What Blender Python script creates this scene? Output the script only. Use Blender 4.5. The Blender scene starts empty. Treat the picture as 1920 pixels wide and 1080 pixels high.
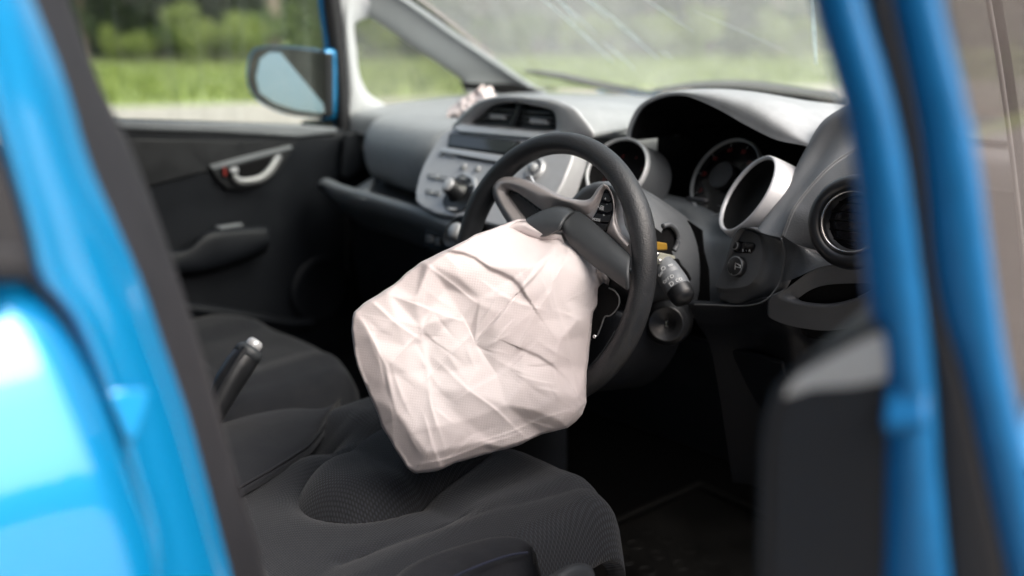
import bpy, bmesh, math, random
import numpy as np
from mathutils import Vector, Matrix
R_=math.radians
# ------------------------------------------------------------------ camera, sky, sun, exposure
CP=np.array([1.3544,-.9455,1.1568]); YAW,PIT,ROL,F=.84406,.24047,-.00786,1979.0
Fw=np.array([-np.sin(YAW)*np.cos(PIT),np.cos(YAW)*np.cos(PIT),-np.sin(PIT)])
_r=np.cross(Fw,[0,0,1]); _r/=np.linalg.norm(_r); _u=np.cross(_r,Fw)
RT=np.cos(ROL)*_r+np.sin(ROL)*_u; UP=-np.sin(ROL)*_r+np.cos(ROL)*_u
S=bpy.context.scene; C=S.collection
cam=bpy.data.cameras.new('camera'); co=bpy.data.objects.new('camera',cam); C.objects.link(co); S.camera=co
co.matrix_world=Matrix(((RT[0],UP[0],-Fw[0],CP[0]),(RT[1],UP[1],-Fw[1],CP[1]),(RT[2],UP[2],-Fw[2],CP[2]),(0,0,0,1)))
cam.sensor_width=36; cam.lens=F/1920*36; cam.clip_start=.02; cam.clip_end=2000
cam.dof.use_dof=True; cam.dof.focus_distance=1.27; cam.dof.aperture_fstop=2.1; cam.dof.aperture_blades=9
SUN_EL,SUN_AZ=R_(45),R_(78)      # azimuth from +Y towards +X
W=bpy.data.worlds.new('World'); S.world=W; W.use_nodes=True
nt=W.node_tree; nt.nodes.clear()
sky=nt.nodes.new('ShaderNodeTexSky'); sky.sky_type='NISHITA'; sky.sun_disc=False; sky.sun_elevation=SUN_EL; sky.sun_rotation=SUN_AZ
sky.air_density=1.0; sky.dust_density=6.0; sky.ozone_density=1.0
hs=nt.nodes.new('ShaderNodeHueSaturation'); hs.inputs['Saturation'].default_value=.75
bg=nt.nodes.new('ShaderNodeBackground'); bg.inputs['Strength'].default_value=.12
wo=nt.nodes.new('ShaderNodeOutputWorld')
nt.links.new(sky.outputs[0],hs.inputs['Color']); nt.links.new(hs.outputs[0],bg.inputs[0]); nt.links.new(bg.outputs[0],wo.inputs[0])
sl=bpy.data.lights.new('sun','SUN'); sl.energy=1.35; sl.angle=R_(55); sl.color=(1,.97,.93)
so=bpy.data.objects.new('sun',sl); C.objects.link(so)
sd=Vector((math.sin(SUN_AZ)*math.cos(SUN_EL),math.cos(SUN_AZ)*math.cos(SUN_EL),math.sin(SUN_EL)))
so.rotation_euler=sd.to_track_quat('Z','Y').to_euler()
S.view_settings.view_transform='Standard'; S.view_settings.look='None'; S.view_settings.exposure=1.38; S.view_settings.gamma=1
S.cycles.use_denoising=True; S.cycles.max_bounces=8; S.cycles.diffuse_bounces=4; S.cycles.glossy_bounces=4
S.cycles.transparent_max_bounces=12; S.cycles.caustics_reflective=False; S.cycles.caustics_refractive=False

# ------------------------------------------------------------------ measuring helpers (pixel of the photograph -> point on a real plane)
def ray(px,py): return Fw+RT*(px-960)/F-UP*(py-540)/F
def on(p,n,d):
    n=np.asarray(n,float); v=ray(*p); return CP+v*((d-n@CP)/(n@v))
def PX(p,x): return on(p,(1,0,0),x)
def PY(p,y): return on(p,(0,1,0),y)
def PZ(p,z): return on(p,(0,0,1),z)
def PD(p,d): return CP+ray(*p)*d
A=np.array
# ------------------------------------------------------------------ materials
def mat(name,col,rough=.5,metal=0.,coat=0.,spec=.5,bump=None,noise=None,sheen=0,trans=0):
    """bump=(kind,scale,strength,dist)  noise=(scale,amount)"""
    m=bpy.data.materials.new(name); m.use_nodes=True; t=m.node_tree; b=t.nodes['Principled BSDF']
    b.inputs['Base Color'].default_value=(*col,1); b.inputs['Roughness'].default_value=rough; b.inputs['Metallic'].default_value=metal
    b.inputs['Coat Weight'].default_value=coat; b.inputs['Coat Roughness'].default_value=.04; b.inputs['Specular IOR Level'].default_value=spec
    b.inputs['Sheen Weight'].default_value=sheen; b.inputs['Sheen Roughness'].default_value=.4
    tc=t.nodes.new('ShaderNodeTexCoord')
    if noise:
        n=t.nodes.new('ShaderNodeTexNoise'); n.inputs['Scale'].default_value=noise[0]; n.inputs['Detail'].default_value=6; n.inputs['Roughness'].default_value=.65
        t.links.new(tc.outputs['Object'],n.inputs['Vector'])
        r=t.nodes.new('ShaderNodeMapRange'); r.inputs['From Min'].default_value=.3; r.inputs['From Max'].default_value=.7
        r.inputs['To Min'].default_value=1-noise[1]; r.inputs['To Max'].default_value=1+noise[1]
        mx=t.nodes.new('ShaderNodeVectorMath'); mx.operation='SCALE'; mx.inputs[0].default_value=col
        t.links.new(n.outputs['Fac'],r.inputs['Value']); t.links.new(r.outputs[0],mx.inputs['Scale']); t.links.new(mx.outputs[0],b.inputs['Base Color'])
        r2=t.nodes.new('ShaderNodeMapRange'); r2.inputs['From Min'].default_value=.3; r2.inputs['From Max'].default_value=.7
        r2.inputs['To Min'].default_value=max(.02,rough-.08); r2.inputs['To Max'].default_value=min(1,rough+.08)
        t.links.new(n.outputs['Fac'],r2.inputs['Value']); t.links.new(r2.outputs[0],b.inputs['Roughness'])
    if bump:
        kind,sc,st,di=bump
        bp=t.nodes.new('ShaderNodeBump'); bp.inputs['Strength'].default_value=st; bp.inputs['Distance'].default_value=di
        if kind=='grain':
            v=t.nodes.new('ShaderNodeTexVoronoi'); v.feature='F1'; v.inputs['Scale'].default_value=sc
            t.links.new(tc.outputs['Object'],v.inputs['Vector']); t.links.new(v.outputs['Distance'],bp.inputs['Height'])
        elif kind=='noise':
            v=t.nodes.new('ShaderNodeTexNoise'); v.inputs['Scale'].default_value=sc; v.inputs['Detail'].default_value=5
            t.links.new(tc.outputs['Object'],v.inputs['Vector']); t.links.new(v.outputs['Fac'],bp.inputs['Height'])
        t.links.new(bp.outputs[0],b.inputs['Normal'])
    return m
M={}
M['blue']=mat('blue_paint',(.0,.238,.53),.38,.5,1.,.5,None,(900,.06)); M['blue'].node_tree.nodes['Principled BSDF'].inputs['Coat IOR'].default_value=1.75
M['shadeblue']=mat('shaded_blue_paint',(.0,.105,.275),.55,.15,.2,.3,None,(60,.10))  # darker, matt copy of the body blue; shade on these edges put into colour
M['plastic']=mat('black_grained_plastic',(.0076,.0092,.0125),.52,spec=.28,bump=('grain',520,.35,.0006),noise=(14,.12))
M['dashtop']=mat('dash_plastic_with_glare',(.35,.36,.375),.56,spec=.55,bump=('grain',420,.3,.0006),noise=(26,.14))  # paler than the real plastic; windscreen glare put into the base colour
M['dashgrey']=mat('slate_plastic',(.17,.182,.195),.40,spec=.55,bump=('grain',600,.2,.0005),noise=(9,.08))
M['smooth']=mat('smooth_black_plastic',(.014,.015,.017),.38,noise=(20,.15))
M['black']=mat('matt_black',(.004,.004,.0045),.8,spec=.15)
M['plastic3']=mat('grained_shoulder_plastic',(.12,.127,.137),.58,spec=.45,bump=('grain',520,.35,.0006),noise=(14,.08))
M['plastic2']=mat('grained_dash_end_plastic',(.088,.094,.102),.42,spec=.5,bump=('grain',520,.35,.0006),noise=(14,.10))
M['gloss']=mat('gloss_black',(.008,.008,.010),.12)
M['silver']=mat('silver_plastic',(.60,.60,.62),.42,.25,spec=.5,noise=(60,.05))
M['sliver']=mat('bright_silver_plastic',(.68,.69,.71),.32,.35)
M['taupe']=mat('taupe_metallic_plastic',(.50,.465,.46),.36,.2,noise=(40,.05))
M['chrome']=mat('satin_metal',(.6,.6,.6),.25,.9)
M['leather']=mat('steering_leather',(.026,.028,.031),.44,spec=.5,bump=('grain',470,.38,.0009),noise=(30,.12))
M['flap']=mat('charcoal_cover_plastic',(.042,.047,.052),.52,bump=('noise',700,.15,.0006),noise=(25,.08))
M['rubber']=mat('black_rubber',(.0095,.0095,.0125),.62,noise=(40,.15))
M['lightgrey']=mat('light_grey_trim',(.52,.53,.55),.7,bump=('noise',600,.2,.0006),noise=(6,.05))
M['greytrim']=mat('grey_pillar_trim',(.30,.315,.33),.6,bump=('noise',600,.2,.0006),noise=(6,.06))
M['handlegrey']=mat('grey_metallic_handle',(.24,.245,.25),.38,.3)
M['yellow']=mat('yellow_plastic',(.30,.17,.02),.5)
M['white']=mat('white_print',(.75,.77,.78),.5)
M['beige']=mat('pale_metal_bracket',(.45,.45,.38),.45,.3)
M['red']=mat('red_print',(.20,.012,.008),.5)
M['button']=mat('pale_button_plastic',(.42,.43,.45),.4,.2)
M['display']=mat('display_glass',(.055,.065,.068),.08,spec=.7)
M['plain']=mat('plain_seat_fabric',(.0068,.0080,.0118),.9,sheen=.12,bump=('noise',900,.5,.001),noise=(30,.14))
M['carpet']=mat('floor_carpet',(.003,.003,.0034),.95,spec=.1,bump=('noise',400,.8,.004),noise=(50,.3))
M['matrubber']=mat('dirty_rubber_mat',(.0045,.0043,.004),.6,spec=.25,noise=(12,.5))
M['thread']=mat('blue_thread',(.015,.02,.045),.8)
M['seam']=mat('pale_seam',(.13,.135,.14),.5)
M['trunk']=mat('tree_bark',(.13,.10,.075),.9,bump=('noise',12,.8,.05),noise=(3,.4))
M['pinktrunk']=mat('pale_bark',(.24,.19,.16),.9,bump=('noise',12,.8,.05),noise=(3,.3))
M['gwhite']=mat('grey_car_paint',(.42,.44,.44),.35,.2,1.)
M['darkglass']=mat('dark_tinted_glass',(.03,.04,.042),.06,spec=.9)
def leafmat(name,c1,c2):
    m=bpy.data.materials.new(name); m.use_nodes=True; t=m.node_tree; b=t.nodes['Principled BSDF']
    g=t.nodes.new('ShaderNodeNewGeometry'); r=t.nodes.new('ShaderNodeValToRGB')
    r.color_ramp.elements[0].color=(*c1,1); r.color_ramp.elements[1].color=(*c2,1)
    t.links.new(g.outputs['Random Per Island'],r.inputs[0]); t.links.new(r.outputs[0],b.inputs['Base Color'])
    b.inputs['Roughness'].default_value=.6
    tr=t.nodes.new('ShaderNodeBsdfTranslucent'); t.links.new(r.outputs[0],tr.inputs[0])
    mx=t.nodes.new('ShaderNodeMixShader'); mx.inputs[0].default_value=.35
    o=t.nodes['Material Output']; t.links.new(b.outputs[0],mx.inputs[1]); t.links.new(tr.outputs[0],mx.inputs[2]); t.links.new(mx.outputs[0],o.inputs[0])
    return m
M['leafA']=leafmat('dark_leaves',(.022,.045,.012),(.06,.10,.022))
M['leafB']=leafmat('fresh_leaves',(.12,.17,.03),(.26,.31,.08))
M['leafC']=leafmat('mid_leaves',(.04,.08,.015),(.12,.17,.03))
def glassmat(name,tint,dust,dscale,streak=0,mir=1.45,dcol=(.62,.62,.58),stretch=(1,1,1),drange=(.35,.75),rough=.02,tlw=.6,fmul=.75):
    """tinted pane with a film of dust: transparent + diffuse dust + reflection"""
    m=bpy.data.materials.new(name); m.use_nodes=True; t=m.node_tree; t.nodes.remove(t.nodes['Principled BSDF']); o=t.nodes['Material Output']
    tr=t.nodes.new('ShaderNodeBsdfTransparent'); tr.inputs[0].default_value=(*tint,1)
    gl=t.nodes.new('ShaderNodeBsdfGlossy'); gl.inputs['Roughness'].default_value=rough
    lw=t.nodes.new('ShaderNodeLayerWeight'); lw.inputs['Blend'].default_value=.5
    pw=t.nodes.new('ShaderNodeMath'); pw.operation='POWER'; pw.inputs[1].default_value=5; t.links.new(lw.outputs['Facing'],pw.inputs[0])
    fr=t.nodes.new('ShaderNodeMath'); fr.operation='MULTIPLY_ADD'; fr.inputs[1].default_value=fmul; fr.inputs[2].default_value=.025*(mir-1)/.45; t.links.new(pw.outputs[0],fr.inputs[0])
    m1=t.nodes.new('ShaderNodeMixShader'); t.links.new(fr.outputs[0],m1.inputs[0]); t.links.new(tr.outputs[0],m1.inputs[1]); t.links.new(gl.outputs[0],m1.inputs[2])
    df=t.nodes.new('ShaderNodeBsdfDiffuse'); df.inputs[0].default_value=(*dcol,1)
    tl=t.nodes.new('ShaderNodeBsdfTranslucent'); tl.inputs[0].default_value=(*dcol,1)
    ad=t.nodes.new('ShaderNodeMixShader'); ad.inputs[0].default_value=tlw; t.links.new(df.outputs[0],ad.inputs[1]); t.links.new(tl.outputs[0],ad.inputs[2])
    tc=t.nodes.new('ShaderNodeTexCoord'); mp=t.nodes.new('ShaderNodeMapping'); mp.inputs['Scale'].default_value=stretch
    n=t.nodes.new('ShaderNodeTexNoise'); n.inputs['Scale'].default_value=dscale; n.inputs['Detail'].default_value=7; n.inputs['Roughness'].default_value=.7
    t.links.new(tc.outputs['Object'],mp.inputs[0]); t.links.new(mp.outputs[0],n.inputs['Vector'])
    r=t.nodes.new('ShaderNodeMapRange'); r.inputs['From Min'].default_value=drange[0]; r.inputs['From Max'].default_value=drange[1]
    r.inputs['To Min'].default_value=dust[0]; r.inputs['To Max'].default_value=dust[1]
    t.links.new(n.outputs['Fac'],r.inputs['Value'])
    m2=t.nodes.new('ShaderNodeMixShader'); t.links.new(r.outputs[0],m2.inputs[0]); t.links.new(m1.outputs[0],m2.inputs[1]); t.links.new(ad.outputs[0],m2.inputs[2])
    t.links.new(m2.outputs[0],o.inputs[0]); return m
M['windshield']=glassmat('dusty_windshield',(.93,.96,.94),(.08,.19),2.2,dcol=(.84,.86,.82),tlw=.8)
M['sideglass']=glassmat('dirty_side_glass',(.90,.94,.91),(.01,.10),30,stretch=(1,1,.05),drange=(.42,.8),dcol=(.6,.65,.6))
M['quarterglass']=glassmat('hazy_quarter_glass',(.92,.95,.90),(.18,.26),5,dcol=(.60,.60,.56))
M['doorglass']=glassmat('reflecting_door_glass',(.60,.58,.57),(.16,.34),5,dcol=(.34,.295,.285),mir=1.5,fmul=.28)  # pinkish-grey film paints in the blurred reflection on this pane
def fabric_mesh():
    m=bpy.data.materials.new('ribbed_mesh_seat_fabric'); m.use_nodes=True; t=m.node_tree; b=t.nodes['Principled BSDF']
    b.inputs['Roughness'].default_value=.85; b.inputs['Sheen Weight'].default_value=.12; b.inputs['Sheen Roughness'].default_value=.45
    uv=t.nodes.new('ShaderNodeUVMap')
    sx=t.nodes.new('ShaderNodeSeparateXYZ'); t.links.new(uv.outputs[0],sx.inputs[0])
    def mth(op,a,bb=None,v=None):
        k=t.nodes.new('ShaderNodeMath'); k.operation=op
        if hasattr(a,'links'): t.links.new(a,k.inputs[0])
        else: k.inputs[0].default_value=a
        if bb is not None:
            if hasattr(bb,'links'): t.links.new(bb,k.inputs[1])
            else: k.inputs[1].default_value=bb
        return k.outputs[0]
    # rows of small eyelets, every other row shifted
    U=sx.outputs['X']; V=sx.outputs['Y']
    row=mth('MULTIPLY',V,1/.0030); rf=mth('FLOOR',row); odd=mth('MODULO',rf,2.0)
    uu=mth('ADD',mth('MULTIPLY',U,1/.0042),mth('MULTIPLY',odd,.5))
    a=mth('SINE',mth('MULTIPLY',mth('FRACT',uu),math.pi)); c=mth('SINE',mth('MULTIPLY',mth('FRACT',row),math.pi))
    h=mth('MULTIPLY',a,c)
    bp=t.nodes.new('ShaderNodeBump'); bp.inputs['Strength'].default_value=.6; bp.inputs['Distance'].default_value=.0010
    t.links.new(h,bp.inputs['Height']); t.links.new(bp.outputs[0],b.inputs['Normal'])
    rp=t.nodes.new('ShaderNodeValToRGB'); rp.color_ramp.elements[0].color=(.0055,.0064,.0088,1); rp.color_ramp.elements[1].color=(.023,.027,.036,1)
    rp.color_ramp.elements[0].position=.25; rp.color_ramp.elements[1].position=.95
    t.links.new(h,rp.inputs[0]); t.links.new(rp.outputs[0],b.inputs['Base Color']); return m
M['meshfab']=fabric_mesh()
def airbag_mat():
    m=bpy.data.materials.new('airbag_nylon'); m.use_nodes=True; t=m.node_tree; b=t.nodes['Principled BSDF']
    b.inputs['Roughness'].default_value=.55; b.inputs['Sheen Weight'].default_value=.15
    tc=t.nodes.new('ShaderNodeTexCoord'); n=t.nodes.new('ShaderNodeTexNoise'); n.inputs['Scale'].default_value=5; n.inputs['Detail'].default_value=5
    t.links.new(tc.outputs['Object'],n.inputs['Vector'])
    rp=t.nodes.new('ShaderNodeValToRGB'); rp.color_ramp.elements[0].color=(.50,.44,.442,1); rp.color_ramp.elements[1].color=(.565,.52,.522,1)
    rp.color_ramp.elements[0].position=.35; rp.color_ramp.elements[1].position=.65
    t.links.new(n.outputs['Fac'],rp.inputs[0]); t.links.new(rp.outputs[0],b.inputs['Base Color'])
    uv=t.nodes.new('ShaderNodeUVMap'); mp=t.nodes.new('ShaderNodeMapping'); mp.inputs['Rotation'].default_value=(0,0,R_(38)); t.links.new(uv.outputs[0],mp.inputs[0])
    ck=t.nodes.new('ShaderNodeTexChecker'); ck.inputs['Scale'].default_value=430; t.links.new(mp.outputs[0],ck.inputs[0])
    wr=t.nodes.new('ShaderNodeTexNoise'); wr.inputs['Scale'].default_value=28; wr.inputs['Detail'].default_value=4; wr.inputs['Distortion'].default_value=.6
    t.links.new(tc.outputs['Object'],wr.inputs['Vector'])
    b1=t.nodes.new('ShaderNodeBump'); b1.inputs['Strength'].default_value=.35; b1.inputs['Distance'].default_value=.0004; t.links.new(ck.outputs['Fac'],b1.inputs['Height'])
    b2=t.nodes.new('ShaderNodeBump'); b2.inputs['Strength'].default_value=.35; b2.inputs['Distance'].default_value=.0016; t.links.new(wr.outputs['Fac'],b2.inputs['Height'])
    t.links.new(b1.outputs[0],b2.inputs['Normal']); t.links.new(b2.outputs[0],b.inputs['Normal'])
    return m
M['airbag']=airbag_mat(); M['airbagseam']=mat('airbag_stitching',(.40,.31,.31),.8)
def ground_mat(name,c1,c2,sc,bump):
    m=bpy.data.materials.new(name); m.use_nodes=True; t=m.node_tree; b=t.nodes['Principled BSDF']; b.inputs['Roughness'].default_value=.95
    tc=t.nodes.new('ShaderNodeTexCoord'); n=t.nodes.new('ShaderNodeTexNoise'); n.inputs['Scale'].default_value=sc; n.inputs['Detail'].default_value=10; n.inputs['Roughness'].default_value=.7
    t.links.new(tc.outputs['Object'],n.inputs['Vector'])
    rp=t.nodes.new('ShaderNodeValToRGB'); rp.color_ramp.elements[0].color=(*c1,1); rp.color_ramp.elements[1].color=(*c2,1)
    rp.color_ramp.elements[0].position=.35; rp.color_ramp.elements[1].position=.65
    t.links.new(n.outputs['Fac'],rp.inputs[0]); t.links.new(rp.outputs[0],b.inputs['Base Color'])
    bp=t.nodes.new('ShaderNodeBump'); bp.inputs['Distance'].default_value=bump; t.links.new(n.outputs['Fac'],bp.inputs['Height']); t.links.new(bp.outputs[0],b.inputs['Normal'])
    return m
M['grass']=ground_mat('meadow_grass',(.25,.32,.08),(.35,.42,.13),.5,.05)
M['road']=ground_mat('sandy_gravel',(.34,.31,.275),(.44,.40,.36),3,.02)

# ------------------------------------------------------------------ object helpers
WO={}                                            # world origin of every object (no rotations are used on parents)
def link(name,me,parent=None,origin=None,m=None,smooth=True,**mods):
    o=bpy.data.objects.new(name,me); C.objects.link(o)
    c=A(origin if origin is not None else (0,0,0),float); WO[o]=c
    if parent is not None: o.parent=parent; o.location=c-WO[parent]
    else: o.location=c
    if m is not None: me.materials.append(M[m] if isinstance(m,str) else m)
    if smooth and isinstance(me,bpy.types.Mesh):
        me.polygons.foreach_set('use_smooth',[True]*len(me.polygons))
    return o
def mesh(name,V,Fc,m,parent=None,smooth=True,uv=None,sub=0,solid=0,bevel=0,seg=2,autosm=None):
    V=np.asarray(V,float); c=(V.min(0)+V.max(0))/2
    me=bpy.data.meshes.new(name); me.from_pydata((V-c).tolist(),[],[list(map(int,f)) for f in Fc]); me.validate()
    if uv is not None:
        l=me.uv_layers.new(name='UVMap'); uv=np.asarray(uv)
        idx=np.empty(len(me.loops),int); me.loops.foreach_get('vertex_index',idx)
        l.data.foreach_set('uv',uv[idx].ravel())
    o=link(name,me,parent,c,m,smooth)
    if solid: k=o.modifiers.new('thickness','SOLIDIFY'); k.thickness=abs(solid); k.offset=-1 if solid>0 else 1
    if bevel: k=o.modifiers.new('bevel','BEVEL'); k.width=bevel; k.segments=seg; k.limit_method='ANGLE'; k.angle_limit=R_(35); k.harden_normals=True
    if sub: k=o.modifiers.new('sub','SUBSURF'); k.levels=sub; k.render_levels=sub
    return o
def thing(name,label,cat,loc,group=None,kind=None):
    o=bpy.data.objects.new(name,None); C.objects.link(o); o.location=loc; WO[o]=A(loc,float); o.empty_display_size=.1
    o['label']=label; o['category']=cat
    if group: o['group']=group
    if kind: o['kind']=kind
    return o
def cr(P,n=8,closed=False):
    """Catmull-Rom curve through points"""
    P=np.asarray(P,float); k=len(P); out=[]
    rng=range(k) if closed else range(k-1)
    for i in rng:
        if closed: a,b,c,d=P[(i-1)%k],P[i],P[(i+1)%k],P[(i+2)%k]
        else: a,b,c,d=P[max(i-1,0)],P[i],P[i+1],P[min(i+2,k-1)]
        for j in range(n):
            t=j/n; out.append(.5*((2*b)+(-a+c)*t+(2*a-5*b+4*c-d)*t*t+(-a+3*b-3*c+d)*t**3))
    if not closed: out.append(P[-1])
    return np.array(out)
def resample(P,n,closed=False):
    P=np.asarray(P,float)
    if closed: P=np.vstack([P,P[:1]])
    L=np.r_[0,np.cumsum(np.linalg.norm(np.diff(P,axis=0),axis=1))]
    t=np.linspace(0,L[-1],n,endpoint=not closed)
    return np.stack([np.interp(t,L,P[:,i]) for i in range(P.shape[1])],1)
def loft(name,rows,m,parent=None,n=24,ncr=6,rsm=4,closed=False,solid=0,uv=None,smooth=True,capfirst=False,caplast=False):
    """rows: lists of 3D points; smooth along each row (ncr) and across rows (rsm; 0 = straight)"""
    G=[resample(cr(r,ncr,closed) if ncr else r,n,closed) for r in rows]
    G=np.array(G)
    if rsm: G=cr(G.reshape(len(G),-1),rsm).reshape(-1,n,3)
    k=len(G); V=G.reshape(-1,3); Fc=[]; w=n if closed else n-1
    for i in range(k-1):
        for j in range(w): Fc.append((i*n+j,i*n+(j+1)%n,(i+1)*n+(j+1)%n,(i+1)*n+j))
    if capfirst: Fc.append(list(range(n))[::-1])
    if caplast: Fc.append([(k-1)*n+j for j in range(n)])
    if uv=='len':
        u=np.r_[0,np.cumsum(np.linalg.norm(np.diff(G[k//2],axis=0),axis=1))]; v=np.r_[0,np.cumsum(np.linalg.norm(np.diff(G[:,n//2],axis=0),axis=1))]
        uv=np.stack(np.meshgrid(u,v),-1).reshape(-1,2)
    return mesh(name,V,Fc,m,parent,smooth,solid=solid,uv=uv)
def basis_of(nrm):
    n=A(nrm,float); n/=np.linalg.norm(n); a=np.cross([0,0,1.],n); a/=np.linalg.norm(a); return n,a,np.cross(n,a)
def plate(name,P,nrm,thick,m,parent=None,bevel=.002,seg=3,curve=0,closed=True,back=True):
    """solid slab whose front outline is P (3D, roughly planar), going back along -nrm"""
    P=np.asarray(P,float)
    if curve: P=cr(P,curve,True)
    n,a,b=basis_of(nrm); k=len(P)
    ar=sum((P[i]@a)*(P[(i+1)%k]@b)-(P[(i+1)%k]@a)*(P[i]@b) for i in range(k))
    if ar<0: P=P[::-1]
    Q=P-n*thick; V=np.vstack([P,Q])
    Fc=[list(range(k)),list(range(2*k-1,k-1,-1))]+[(i,i+k,(i+1)%k+k,(i+1)%k) for i in range(k)]
    o=mesh(name,V,Fc,m,parent,True)
    k=o.modifiers.new('bevel','BEVEL'); k.width=bevel; k.segments=seg; k.limit_method='ANGLE'; k.angle_limit=R_(50); k.harden_normals=True
    return o
def box(name,c,s,m,parent=None,bevel=.003,rz=0):
    c=A(c,float); h=A(s,float)/2; cs,sn=math.cos(rz),math.sin(rz)
    V=[(c[0]+cs*x*h[0]-sn*y*h[1],c[1]+sn*x*h[0]+cs*y*h[1],c[2]+z*h[2]) for x in(-1,1) for y in(-1,1) for z in(-1,1)]
    return mesh(name,V,[(0,1,3,2),(4,6,7,5),(0,4,5,1),(2,3,7,6),(0,2,6,4),(1,5,7,3)],m,parent,True,bevel=bevel)
def lathe(name,c,ax,prof,m,parent=None,seg=64,squash=None):
    """prof: (radius, height along ax)"""
    n,a,b=basis_of(ax); c=A(c,float); V=[];Fc=[]
    if squash: a=a*squash[0]; b=b*squash[1]
    for r,h in prof:
        for i in range(seg):
            t=2*math.pi*i/seg; V.append(c+n*h+(a*math.cos(t)+b*math.sin(t))*r)
    for j in range(len(prof)-1):
        for i in range(seg): Fc.append((j*seg+i,j*seg+(i+1)%seg,(j+1)*seg+(i+1)%seg,(j+1)*seg+i))
    for j in (0,len(prof)-1):
        if prof[j][0]>1e-5 and prof[j][0]<9: 
            pass
    return mesh(name,V,Fc,m,parent,True)
def tube(name,P,r,m,parent=None,seg=12,n=None,cap=True,flat=None,ncr=6):
    P=np.asarray(P,float)
    if ncr: P=cr(P,ncr)
    if n: P=resample(P,n)
    k=len(P); r=np.interp(np.linspace(0,1,k),np.linspace(0,1,len(np.atleast_1d(r))),np.atleast_1d(r)) if np.size(r)>1 else np.full(k,float(r))
    T=np.gradient(P,axis=0); T/=np.linalg.norm(T,axis=1)[:,None]
    up=A([0,0,1.]) if abs(T[0][2])<.9 else A([1.,0,0]); V=[];Fc=[]
    for i in range(k):
        a=np.cross(up,T[i]); a/=np.linalg.norm(a); b=np.cross(T[i],a)
        fa,fb=flat or (1,1)
        for j in range(seg):
            t=2*math.pi*j/seg; V.append(P[i]+(a*math.cos(t)*fa+b*math.sin(t)*fb)*r[i])
    for i in range(k-1):
        for j in range(seg): Fc.append((i*seg+j,i*seg+(j+1)%seg,(i+1)*seg+(j+1)%seg,(i+1)*seg+j))
    if cap: Fc+= [list(range(seg))[::-1],[(k-1)*seg+j for j in range(seg)]]
    return mesh(name,V,Fc,m,parent,True)
def text(name,s,c,xd,yd,size,m,parent,extr=.0002):
    cu=bpy.data.curves.new(name,'FONT'); cu.body=s; cu.size=size; cu.extrude=extr; cu.align_x='CENTER'; cu.align_y='CENTER'
    cu.materials.append(M[m]); o=bpy.data.objects.new(name,cu); C.objects.link(o)
    x=A(xd,float); x/=np.linalg.norm(x); y=A(yd,float); y=y-(y@x)*x; y/=np.linalg.norm(y); z=np.cross(x,y)
    bpy.context.view_layer.update(); dg=bpy.context.evaluated_depsgraph_get(); me=bpy.data.meshes.new_from_object(o.evaluated_get(dg)); bpy.data.objects.remove(o)
    o=bpy.data.objects.new(name,me); C.objects.link(o)
    o.parent=parent; l=A(c)-WO[parent]; WO[o]=A(c,float)
    o.matrix_local=Matrix(((x[0],y[0],z[0],l[0]),(x[1],y[1],z[1],l[1]),(x[2],y[2],z[2],l[2]),(0,0,0,1)))
    return o
def pxs(L,f,v): return [f(p,v) for p in L]
rng=np.random.default_rng(4)

# ================================================================== SETTING
def ground(name,P,z,m):
    o=mesh(name,[(x,y,z) for x,y in P],[range(len(P))],m,None,False); o['kind']='structure'; return o
ground('meadow',[(-600,-600),(600,-600),(600,600),(-600,600)],0,'grass')
e1=PZ((150,203),0); e2=PZ((900,180),0); d=(e2-e1)/np.linalg.norm(e2-e1)
a=(e1-d*90)[:2]; b=(e2+d*160)[:2]; nn=A([-d[1],d[0]]); nn=nn if nn@(CP[:2]-a)>0 else -nn
ROADA,ROADN=a.copy(),nn.copy()
ground('gravel_road',[a,b,b+nn*60,a+nn*60],.004,'road')

# ================================================================== CAR BODY
car=thing('blue_hatchback','blue hatchback with its front side door swung open, seen from behind the opening','car',(0,0,0))
def gp(L,x): return [PX(p,x) for p in L]
# ---- rear side door + pillar (left of picture)
def ext(L,y=-620,k=.8):
    (x0,y0),(x1,y1)=L[0],L[1]; g=(x0-x1)/(y0-y1)*k
    return [(x0+(y-y0)*g,y),(x0+(y-y0)*g*.5,y0+(y-y0)*.5)]+list(L)
pil_edge=[(30,-80),(60,0),(120,150),(165,300),(220,425),(270,540),(301,634),(349,768),(387,903),(430,1064),(455,1160)]
seal_in=[(110,-80),(130,0),(165,100),(200,190),(225,235),(270,340),(310,450),(340,540),(370,634),(408,768),(456,940),(483,1015),(494,1080),(505,1160)]
gap=[(-60,-80),(-40,0),(-20,150),(20,300),(55,420),(80,516),(145,597),(204,742),(231,833),(279,983),(290,1080),(296,1160)]
pil_edge=ext(pil_edge); seal_in=ext(seal_in); gap=ext(gap)
r0=gp(gap,.800); r1=gp([(p[0]+10,p[1]) for p in gap],.785)
re_=resample(cr(gp(pil_edge,.780)),40); rg=resample(cr(r0),40)
mid1=[.75*q+.25*p+A([.003,0,0]) for p,q in zip(re_,rg)]; mid2=[.4*q+.6*p+A([.007,0,0]) for p,q in zip(re_,rg)]; mid3=[.12*q+.88*p+A([.004,0,0]) for p,q in zip(re_,rg)]
edge_in=[p+A([-.03,.004,0]) for p in re_]
loft('pillar',[[q+A([-.018,0,0]) for q in rg],[q+A([-.001,0,0]) for q in rg],mid1,mid2,mid3,re_,edge_in],'blue',car,n=40,ncr=0,rsm=5)
s0=resample(cr(gp([(p[0]-14,p[1]) for p in pil_edge],.772)),40); s3=resample(cr(gp(seal_in,.705)),40)
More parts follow.
